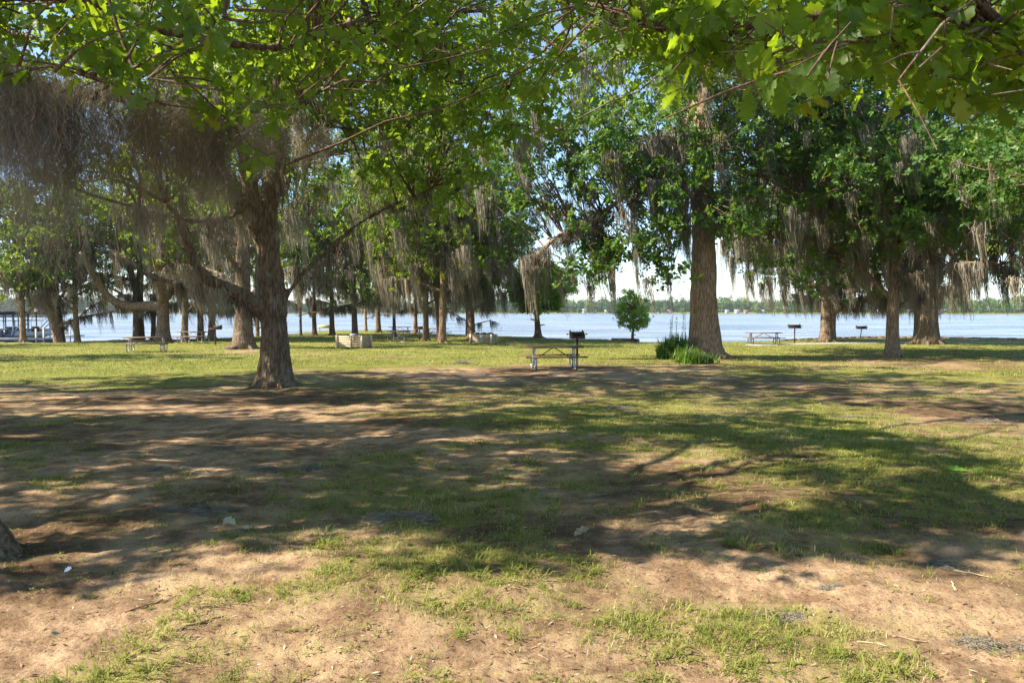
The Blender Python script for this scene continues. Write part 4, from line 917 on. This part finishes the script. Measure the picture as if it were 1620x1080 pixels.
strap_plant(1084, 562, 200, 1.0, 'dark clump behind the pale strappy ones, touching the massive trunk', 7, .2, 1, 'leafy_plant', .03)
# path and bulkheads
def strip(name, px_, w, h, m, kind, label=None, cat=None, dz=0):
    p = np.array([G(x, y) for x, y in px_]); c = curve(p, 60); t = np.gradient(c, axis=0); nrm = np.stack([-t[:, 1], t[:, 0], 0 * t[:, 0]], -1); nrm = unit(nrm) * w / 2
    a = c - nrm; bq = c + nrm; gz = lambda q_: ground_z(q_[:, 0], q_[:, 1]); zt = np.maximum(gz(a), gz(bq)) + h + dz; 
    A = a.copy(); B = bq.copy(); A[:, 2] = zt; B[:, 2] = zt; A2 = A - [0, 0, h + .3 + dz]; B2 = B - [0, 0, h + .3 + dz]
    V = np.vstack([A, B, A2, B2]); n = len(c); i = np.arange(n - 1)[:, None]
    Q = np.vstack([i + [0, 1, n + 1, n], i + [2 * n, 2 * n + 1, 1, 0], i + [n, n + 1, 3 * n + 1, 3 * n]])
    Q = np.vstack([Q, [[0, n, 3 * n, 2 * n], [n - 1, 3 * n - 1, 4 * n - 1, 2 * n - 1]]])
    o = mesh(name, V, [Q], m)
    if kind: tag(o, kind=kind)
    else: tag(o, label, cat)
strip('path', [(1190, 546), (1300, 543.5), (1420, 542), (1520, 542), (1620, 542.5), (1800, 544)], 1.3, .02, M['concrete'], 'structure')
def bulkhead(pxs, label):
    p = []
    for x, y in pxs:
        r = ray(x, y); t = (-0.40 - EYE) / r[2]; q_ = r * t; p.append([q_[0], q_[1], -.38])
    c = curve(p, 40); g = Geo()
    for i in range(39):
        m_ = (c[i] + c[i + 1]) / 2; d = c[i + 1] - c[i]; g.box(m_ + [0, .25, -.5], (np.linalg.norm(d[:2]) + .01, .16, 1.05 + .04 * (i % 2)), math.atan2(d[1], d[0]))
    o = g.build('retaining_wall', M['timber']); tag(o, label, 'retaining wall')
bulkhead([(1235, 538.5), (1330, 534.2), (1420, 533.2), (1520, 534.3), (1630, 536), (1760, 537)], 'low brown timber wall along the right shore behind the path')
bulkhead([(968, 536.3), (990, 536.6), (1008, 537.2), (1011, 539)], 'short low timber wall at the foot of the little bushy tree')

#@@DOCK
def dock():
    d0 = 74.0
    X = lambda px, d: (px - 810) / F * d
    zd = WATER_Z + .42
    e = empty('floating_dock', (X(20, d0), d0, WATER_Z), 'pale floating dock with white edge in front of the boathouse', 'dock')
    g = Geo(); x0, x1 = X(-160, d0), X(80, d0); g.box(((x0 + x1) / 2, d0, zd - .1), (x1 - x0, 2.2, .14)); g.build('deck', M['deck'], e, off=e.location)
    g = Geo(); g.box(((x0 + x1) / 2, d0 - 1.13, zd - .08), (x1 - x0, .06, .24)); g.build('edge_board', M['white'], e, off=e.location)
    for i, px in enumerate((-90, -30, 12, 50, 76)):
        g = Geo(); g.box((X(px, d0), d0, WATER_Z + .05), (1.6, 1.8, .42)); g.build('float', M['glassdark'], e, off=e.location)
    g = Geo(); 
    for px in (66, 78): g.tube([(X(px, d0), d0 - .9, WATER_Z - 1), (X(px, d0), d0 - .9, zd + .9)], .09, 8)
    g.build('piling', M['pinepale'], e, off=e.location)
    e = empty('boathouse', (X(10, 84), 84, WATER_Z), 'open steel boathouse with flat dark roof at the left edge', 'boathouse')
    xs = [X(p_, 84) for p_ in (-120, -80, -40, -8, 9, 22, 44, 58)]
    for x in xs:
        for y in (80, 84, 88):
            g = Geo(); g.tube([(x, y, WATER_Z - 1), (x, y, 1.25)], .09 if y < 80 else .07, 8); g.build('column', M['steel'], e, off=e.location)
    g = Geo(); xa, xb = xs[0] - 1, xs[-1] + .8; g.box(((xa + xb) / 2, 84, 1.42), (xb - xa, 9, .34)); g.box(((xa + xb) / 2, 84, 1.62), (xb - xa + .3, 9.4, .06)); g.build('roof', M['roofdark'], e, off=e.location)
    g = Geo()
    for y in (80, 84, 88): g.box(((xa + xb) / 2, y + .12, WATER_Z + .9), (xb - xa, .1, .16)); g.box(((xa + xb) / 2, y + .12, 1.1), (xb - xa, .1, .14))
    g.build('beam', M['steel'], e, off=e.location)
    for k in range(3):
        g = Geo(); xx = xs[-1]; yy = 80 + k * 4; g.tube([(xx, yy, WATER_Z + .8), (xx + 1.6, yy, 1.0)], .05, 6); g.tube([(xx + .5, yy, WATER_Z + .8), (xx + 2.1, yy, 1.0)], .05, 6); g.build('brace', M['steel'], e, off=e.location)
    g = Geo(); g.box(((xa + xb) / 2, 84.5, zd + .02), (xb - xa, 1.4, .12)); g.build('walkway', M['deck'], e, off=e.location)
    def boat(px, d, rz, label, L_=5.5, hullm='bluehull'):
        e2 = empty('motor_boat', (X(px, d), d, WATER_Z + .25), label, 'boat', 'boats moored in the boathouse', rz)
        st = np.linspace(-1, 1, 13); V = []
        for s in st:
            w = 1.0 * (1 - max(0, s) ** 2.4 * .97) * (1 if s > -1 else 1); y = s * L_ / 2; top = .55 + .25 * max(0, s) ** 2
            V += [[-w, y, top], [-w * .82, y, .12], [0, y, -.2 + .5 * max(0, s) ** 3], [w * .82, y, .12], [w, y, top], [w * .85, y, top], [0, y, top - (.25 if s < .2 else -.03)], [-w * .85, y, top]]
        Q = [[i * 8 + j, i * 8 + (j + 1) % 8, (i + 1) * 8 + (j + 1) % 8, (i + 1) * 8 + j] for i in range(12) for j in range(8)] + [[0, 1, 2, 3], [0, 3, 4, 6]]
        mesh('hull', V, [Q], M[hullm], e2, smooth=False)
        g = Geo(); g.box((0, -.2, 1.75), (1.9, 2.2, .07)); g.build('canopy', M['roofdark'], e2)
        g = Geo()
        for x in (-.85, .85):
            for y in (-1.1, .7): g.tube([(x, y, .5), (x, y, 1.73)], .025, 6)
        g.build('canopy_frame', M['steel'], e2); g = Geo(); g.box((0, .55, .85), (1.2, .06, .5), 0); g.build('windscreen', M['glassdark'], e2)
        g = Geo(); g.box((0, -L_ / 2 - .15, .45), (.4, .35, .7)); g.build('outboard_motor', M['glassdark'], e2)
    boat(16, 81, .3, 'blue-grey boat with dark canopy under the boathouse roof, nearest the leftmost trunk')
    boat(48, 82, -.4, 'white boat with dark canopy moored right of the leftmost trunk', 5.0, 'white')
    e = empty('mooring_platform', (X(109, 76), 76, WATER_Z), 'small platform with upright poles standing in the water right of the leaning trunk', 'platform')
    g = Geo(); g.box((0, 0, .55), (2.2, 1.6, .14)); g.build('deck', M['deck'], e)
    for x in (-.9, .1, .9):
        g = Geo(); g.tube([(x, 0, -1), (x + .05, 0, 2.1)], .05, 6); g.build('pole', M['steel'], e)
dock()

#@@FAR
def far_shore():
    rng = np.random.default_rng(88); g = Geo()
    cr = []
    for a in np.linspace(-.78, .78, 330):
        for row in range(-1 if rng.random() < .3 else 0, 3):
            aa = a + rng.normal(0, .002); px = 810 + F * math.tan(aa)
            hb = 11 + 4.5 * math.sin(aa * 13 + 1) * 0 + (4.5 if px > 1040 else 0) * rng.uniform(.3, 1) + row * 1.6
            if row < 0: hb *= .45
            hb *= .85 + .5 * noise3(aa * 22, 1, 1, 9)
            cr.append((aa, 918 + row * (14 if row >= 0 else 26) + 14 * math.sin(aa * 9) + rng.uniform(0, 9), hb * rng.uniform(.7, 1.15), rng.uniform(3.2, 6) if row >= 0 else rng.uniform(2, 3.5), rng.normal(.35 + (.25 if px > 1130 else 0), .2)))
    cr = np.array(cr); n = len(cr); per = 90
    d = unit(rng.normal(0, 1, (n, per, 3))); rad = rng.uniform(.6, 1.05, (n, per, 1))
    gx = cr[:, 1] * np.sin(cr[:, 0]); gy = cr[:, 1] * np.cos(cr[:, 0])
    c = np.stack([gx, gy, WATER_Z + 1.0 + cr[:, 2] * .55], -1)[:, None] + d * rad * np.stack([cr[:, 3], cr[:, 3], cr[:, 2] * .5], -1)[:, None]
    c = c.reshape(-1, 3); t = np.clip(np.repeat(cr[:, 4], per), .05, .95)
    V, T, tt = simple_leaves(c, 3, 1.7, rng, t, 0); V[:, 2] = np.maximum(V[:, 2], WATER_Z + .3)
    tag(mesh('far_wood', V, [T], M['far'], attr={'tint': tt}), 'wooded far shore across the lake', 'trees', kind='stuff')
    H = [(62, 14, 5, 'white', 'roofgrey', 'pale house on the far shore seen through the boathouse'), (146, 15, 6, 'white', 'roofgrey', 'white house on the far shore right of the small mooring platform'),
         (288, 7, 4, 'white', 'roofgrey', 'tiny white boathouse across the lake beside the left leaning trunk'), (452, 9, 4, 'cream', 'roofgrey', 'cream far-shore house just right of the broad oak trunk'),
         (655, 8, 4, 'white', 'roofgrey', 'tiny far-shore house behind the rust coloured middle trunk'), (822, 8, 4, 'cream', 'roofdark', 'low cream boathouse across the lake left of the round green tree'),
         (925, 9, 5, 'white', 'roofgrey', 'white gabled house across the lake, first right of the round green tree'), (941, 6, 4, 'white', 'roofgrey', 'small white hut across the lake, second right of the round green tree'),
         (963, 15, 3.2, 'cream', 'roofgrey', 'long low boathouse across the lake just left of the little bushy tree'), (1043, 6, 3, 'cream', 'roofdark', 'small cream hut across the lake right of the little bushy tree'),
         (1059, 10, 4, 'white', 'roofred', 'red-roofed house across the lake left of the massive trunk'), (1150, 7, 3.4, 'white', 'roofgrey', 'first small white boathouse across the lake right of the massive trunk'),
         (1166, 9, 4, 'white', 'roofgrey', 'square white house across the lake, second right of the massive trunk'), (1180, 8, 3.4, 'cream', 'roofred', 'reddish-roofed boathouse across the lake above the silhouetted table'),
         (1207, 10, 3.6, 'white', 'roofgrey', 'pale-roofed boathouse across the lake directly above the silhouetted table'), (1242, 6, 7.5, 'white', 'roofgrey', 'narrow tall white house across the lake left of the tall grill'),
         (1323, 9, 8, 'white', 'roofgrey', 'two-storey white house across the lake right of the paired trunks'), (1345, 8, 4, 'white', 'roofgrey', 'low white house across the lake left of the small leaning grill'),
         (1391, 8, 9, 'white', 'roofgrey', 'tall white house across the lake left of the slim reddish trunk'), (1421, 6, 5, 'white', 'roofgrey', 'white house across the lake just right of the slim reddish trunk'),
         (1438, 5, 3.6, 'cream', 'roofgrey', 'tiny cream hut across the lake left of the stout double trunk'), (1485, 11, 4.2, 'cream', 'roofgrey', 'wide cream house across the lake right of the stout double trunk')]
    for px, wpx, h, wm, rm, lab in H:
        a = math.atan((px - 810) / F); r = 901 + 14 * math.sin(a * 9); w = wpx / F * r * .85; h *= .72; x, y = r * math.sin(a), r * math.cos(a); z = WATER_Z + .3
        e = empty('lake_house', (x, y, z), lab, 'house', 'houses on the far shore'); e.rotation_euler[2] = -a
        dp = 6; g = Geo(); g.box((0, 0, h / 2), (w, dp, h)); g.build('wall', M[wm], e)
        rh = 1.6; ov = .5; V = [[-w / 2 - ov, -dp / 2 - ov, h], [w / 2 + ov, -dp / 2 - ov, h], [w / 2 + ov, dp / 2 + ov, h], [-w / 2 - ov, dp / 2 + ov, h], [-w / 2 - ov, 0, h + rh], [w / 2 + ov, 0, h + rh]]
        mesh('roof', np.array(V) + [0, 0, .01], [[[0, 1, 5, 4], [2, 3, 4, 5], [0, 3, 2, 1]], [[0, 4, 3], [1, 2, 5]]], M[rm], e)
        for i in range(max(1, int(w / 3))):
            g = Geo(); g.box((-w / 2 + (i + .5) * w / max(1, int(w / 3)), -dp / 2 - .02, h * .5), (1.1, .1, 1.3)); g.build('window', M['glassdark'], e)
far_shore()

#@@LITTER
def ground_moss(px, py, r, label, seed):
    rng = np.random.default_rng(seed); b = G(px, py); g = Geo(); n = 330 if py > 700 else 150; r = r * .6; lob = [(rng.normal(0, .7) * r, rng.normal(0, .5) * r, rng.uniform(.3, .8)) for _ in range(4)]
    for i in range(n):
        a = rng.uniform(0, 2 * PI); lb = lob[rng.integers(0, 4)]; q_ = abs(rng.normal(0, .6)) * r * lb[2]; c = b + [lb[0] + math.cos(a) * q_ * 1.4, lb[1] + math.sin(a) * q_, 0]; c[2] = float(ground_z(c[0], c[1])) + rng.uniform(0, .22) * r * max(.15, 1 - q_ / r)
        p = c + np.cumsum(rng.normal(0, r * .14, (7, 3)) * [1.3, 1, .35], 0); p[:, 2] = np.maximum(p[:, 2], ground_z(p[:, 0], p[:, 1]) + .002)
        g.tube(curve(p, 9), .0012 * max(1, b[1] / 7), 3, cap=False); g.A[-1] = np.full(len(g.V[-1]), np.clip(rng.normal(.85, .2), 0, 1))
    o = g.build('fallen_moss', M['mossgrey'], attr=True, off=b); o.location = b; tag(o, label, 'moss clump', 'grey moss tufts lying on the ground')
M['mossgrey'] = leaf_mat('dry_moss', [(.10, .085, .06), (.20, .175, .135), (.32, .29, .23)], trans=(.2, .2, .18), gloss=.05, rough=.9, tw=.1)
for k, (px, py, r, lab) in enumerate([
    (490, 744, .17, 'rounded grey moss tuft right of the pair left of centre'), (408, 748, .2, 'long grey moss tuft left of the rounded one'), (355, 712, .15, 'small rounded moss tuft on the bare left soil'),
    (270, 742, .22, 'flat pale moss smear on the left soil in streaky light'), (300, 808, .26, 'large grey moss heap above the fallen curled leaf'), (330, 752, .13, 'thin moss wisp between two larger left tufts'),
    (640, 829, .32, 'very long thin moss strip in mid foreground shade'), (1492, 890, .17, 'dark grey moss ball at the right shadow edge beside bark strips'), (1568, 1022, .16, 'flat grey moss mat at the lower right corner'),
    (1238, 975, .12, 'small greyish moss trail on bare soil, lower right'), (1310, 932, .07, 'tiny moss scrap just below the right shadow edge'), (968, 646, .35, 'faint moss patch far off in the middle shade'),
    (728, 576, .6, 'distant dark moss heap left of the red-brown table'), (640, 618, .4, 'low moss patch right of the broad oak foot'), (1345, 660, .2, 'moss scrap in the right sunny turf'), (1570, 668, .3, 'grey moss patch near the right edge of the sunny turf')]):
    ground_moss(px, py, r, lab, 600 + k)
def fallen_leaf(px, py, s, label, seed, m='dryleaf', per=1):
    rng = np.random.default_rng(seed); b = G(px, py); C = np.array([[0, 0, .02]])
    V, Q, t = lobed_leaves(C, per, s, rng, np.array([.6]), 0); V[:, 2] = np.abs(V[:, 2]) * .6 + .012
    o = mesh('fallen_leaf', V, [Q], M[m], attr={'tint': t}); o.location = b; tag(o, label, 'leaf', 'fallen oak leaves')
for k, a in enumerate([(352, 832, .16, 'curled pale green dry leaf beside a twig, lower left', 'dryleaf', 2), (376, 836, .15, 'second curled dry leaf touching the pale one, lower left', 'dryleaf', 2), (1538, 751, .2, 'pale green fallen leaf sprig on the sunny right turf', 'leafbright', 2),
    (1562, 752, .17, 'single green fallen leaf right of the sprig on the turf', 'leafbright', 1), (100, 908, .07, 'small white dry leaf near the left trunk', 'paper', 1), (96, 1008, .08, 'pale dry leaf in the lower left grass', 'dryleaf', 1),
    (1030, 655, .14, 'pale leaf in the middle distance shade', 'dryleaf', 1), (1170, 670, .14, 'whitish leaf in the shade right of middle', 'dryleaf', 1), (905, 852, .14, 'split pale leaf at the sunny patch edge in mid foreground', 'dryleaf', 1), (1342, 755, .1, 'green leaf pair in the right dappled shade', 'leafbright', 2)]):
    fallen_leaf(a[0], a[1], a[2], a[3], 700 + k, a[4], a[5])
def stick(px, py, L_, ang, label, r=.006, m='stick', curl=.1, seed=0, flat=False):
    rng = np.random.default_rng(seed + 900); b = G(px, py); k = 6; t = np.linspace(-.5, .5, k); x = t * L_ * math.cos(ang); y = t * L_ * math.sin(ang); x = x + rng.normal(0, curl * L_ * .2, k); y = y + rng.normal(0, curl * L_ * .4, k)
    z = ground_z(b[0] + x, b[1] + y) - b[2] + r * .9; g = Geo(); c = curve(np.stack([x, y, z], -1), 14); g.tube(c, np.linspace(r, r * .55, 14), 6)
    if L_ > .25 and not flat: g.tube([c[7], c[7] + [L_ * .1, L_ * .15, .01]], [r * .6, r * .3], 5)
    o = g.build('twig', M[m], smooth=True); o.location = b; o.scale = (1, 1, .6 if m in ('pine', 'pinepale', 'paper') else 1); tag(o, label, 'twig', 'twigs and bark strips on the ground')
for k, a in enumerate([(345, 1000 - 560 + 380, .3, 1.9, 'dark twig rising behind the curled leaves, lower left', .006, 'timber'), (275, 1044, .42, -.1, 'long thin pale stalk lying on the sandy soil, lower left', .004, 'stick'),
    (600, 760, .1, .3, 'small pale twig in mid shade', .006, 'stick'), (1530, 905, .3, -.7, 'tan bark strip beside the dark moss ball', .009, 'pine'), (1508, 930, .14, 1.2, 'short curved bark strip below the moss ball', .008, 'pine'),
    (1440, 1012, .16, -.3, 'white bark sliver at lower right', .006, 'stick'), (1415, 1035, .09, -.2, 'short white bark chip left of the lower right sliver', .006, 'stick'), (1378, 1022, .14, -.5, 'tan bark chip below the right weeds', .007, 'pine'),
    (860, 1045, .06, -.6, 'pale chip lying in the lower middle weeds', .006, 'stick'), (835, 1055, .07, -.1, 'grey chip left of the pale one in the lower middle', .005, 'stick'), (1215, 975, .09, -.8, 'white chip beside the small moss trail', .005, 'stick'),
    (120, 655, .3, .1, 'faint branch lying in the left turf', .012, 'timber'), (800, 760, .2, .1, 'pale twig on the brown shade soil in mid foreground', .007, 'pine'), (1080, 820, .2, .4, 'pale forked twig at the sunny soil patch', .006, 'stick'),
    (320, 980, .25, .9, 'dark root sliver in the sandy soil, lower left', .006, 'timber'), (238, 950, .3, 1.0, 'thin dark crooked twig on bright soil left of middle', .005, 'timber')]):
    stick(a[0], a[1], a[2], a[3], a[4], a[5], a[6], seed=k)
#@@END
# ------------------------------------------------------------------ light, sky, air, camera
HAZE = True
if HAZE:
    g = Geo(); g.box((0, 1200, 23), (5600, 5600, 62)); 
    m, N, L, out = mat('thin_air'); pv = N('ShaderNodeVolumePrincipled'); pv.inputs['Density'].default_value = .00014; pv.inputs['Color'].default_value = (.82, .9, 1, 1); pv.inputs['Anisotropy'].default_value = .3
    L(pv.outputs[0], out.inputs['Volume']); o = g.build('haze', m); tag(o, 'thin summer haze over the lake', 'haze', kind='stuff')
w = bpy.data.worlds.new('World'); sc.world = w; w.use_nodes = True; nt = w.node_tree
bg = nt.nodes['Background']; sky = nt.nodes.new('ShaderNodeTexSky'); sky.sky_type = 'NISHITA'; sky.sun_disc = False
sky.sun_elevation = SUN_EL; sky.sun_rotation = math.atan2(TO_SUN[0], TO_SUN[1]); sky.air_density = .85; sky.dust_density = .25; sky.ozone_density = 2.5
nt.links.new(sky.outputs[0], bg.inputs[0]); bg.inputs[1].default_value = .1
ld = bpy.data.lights.new('sun', 'SUN'); ld.energy = 4.8; ld.angle = math.radians(.55); ld.color = (1, .88, .70)
lo = bpy.data.objects.new('sun', ld); COL.objects.link(lo)
from mathutils import Vector
lo.rotation_euler = Vector(TO_SUN).to_track_quat('Z', 'Y').to_euler(); lo.location = (0, 0, 40)
cd = bpy.data.cameras.new('camera'); cd.lens = 27; cd.sensor_width = 36; cd.clip_end = 9000; cd.clip_start = .05
co = bpy.data.objects.new('camera', cd); COL.objects.link(co); co.location = (0, 0, EYE); co.rotation_euler = (PI / 2 - PITCH, 0, 0)
sc.camera = co
vs = sc.view_settings; vs.view_transform = 'Standard'; vs.look = 'None'; vs.gamma = 1; vs.exposure = 1.66
cy = sc.cycles; cy.max_bounces = 8; cy.diffuse_bounces = 5; cy.transmission_bounces = 4; cy.glossy_bounces = 2; cy.volume_bounces = 0; cy.use_denoising = True
cy.sample_clamp_indirect = 6
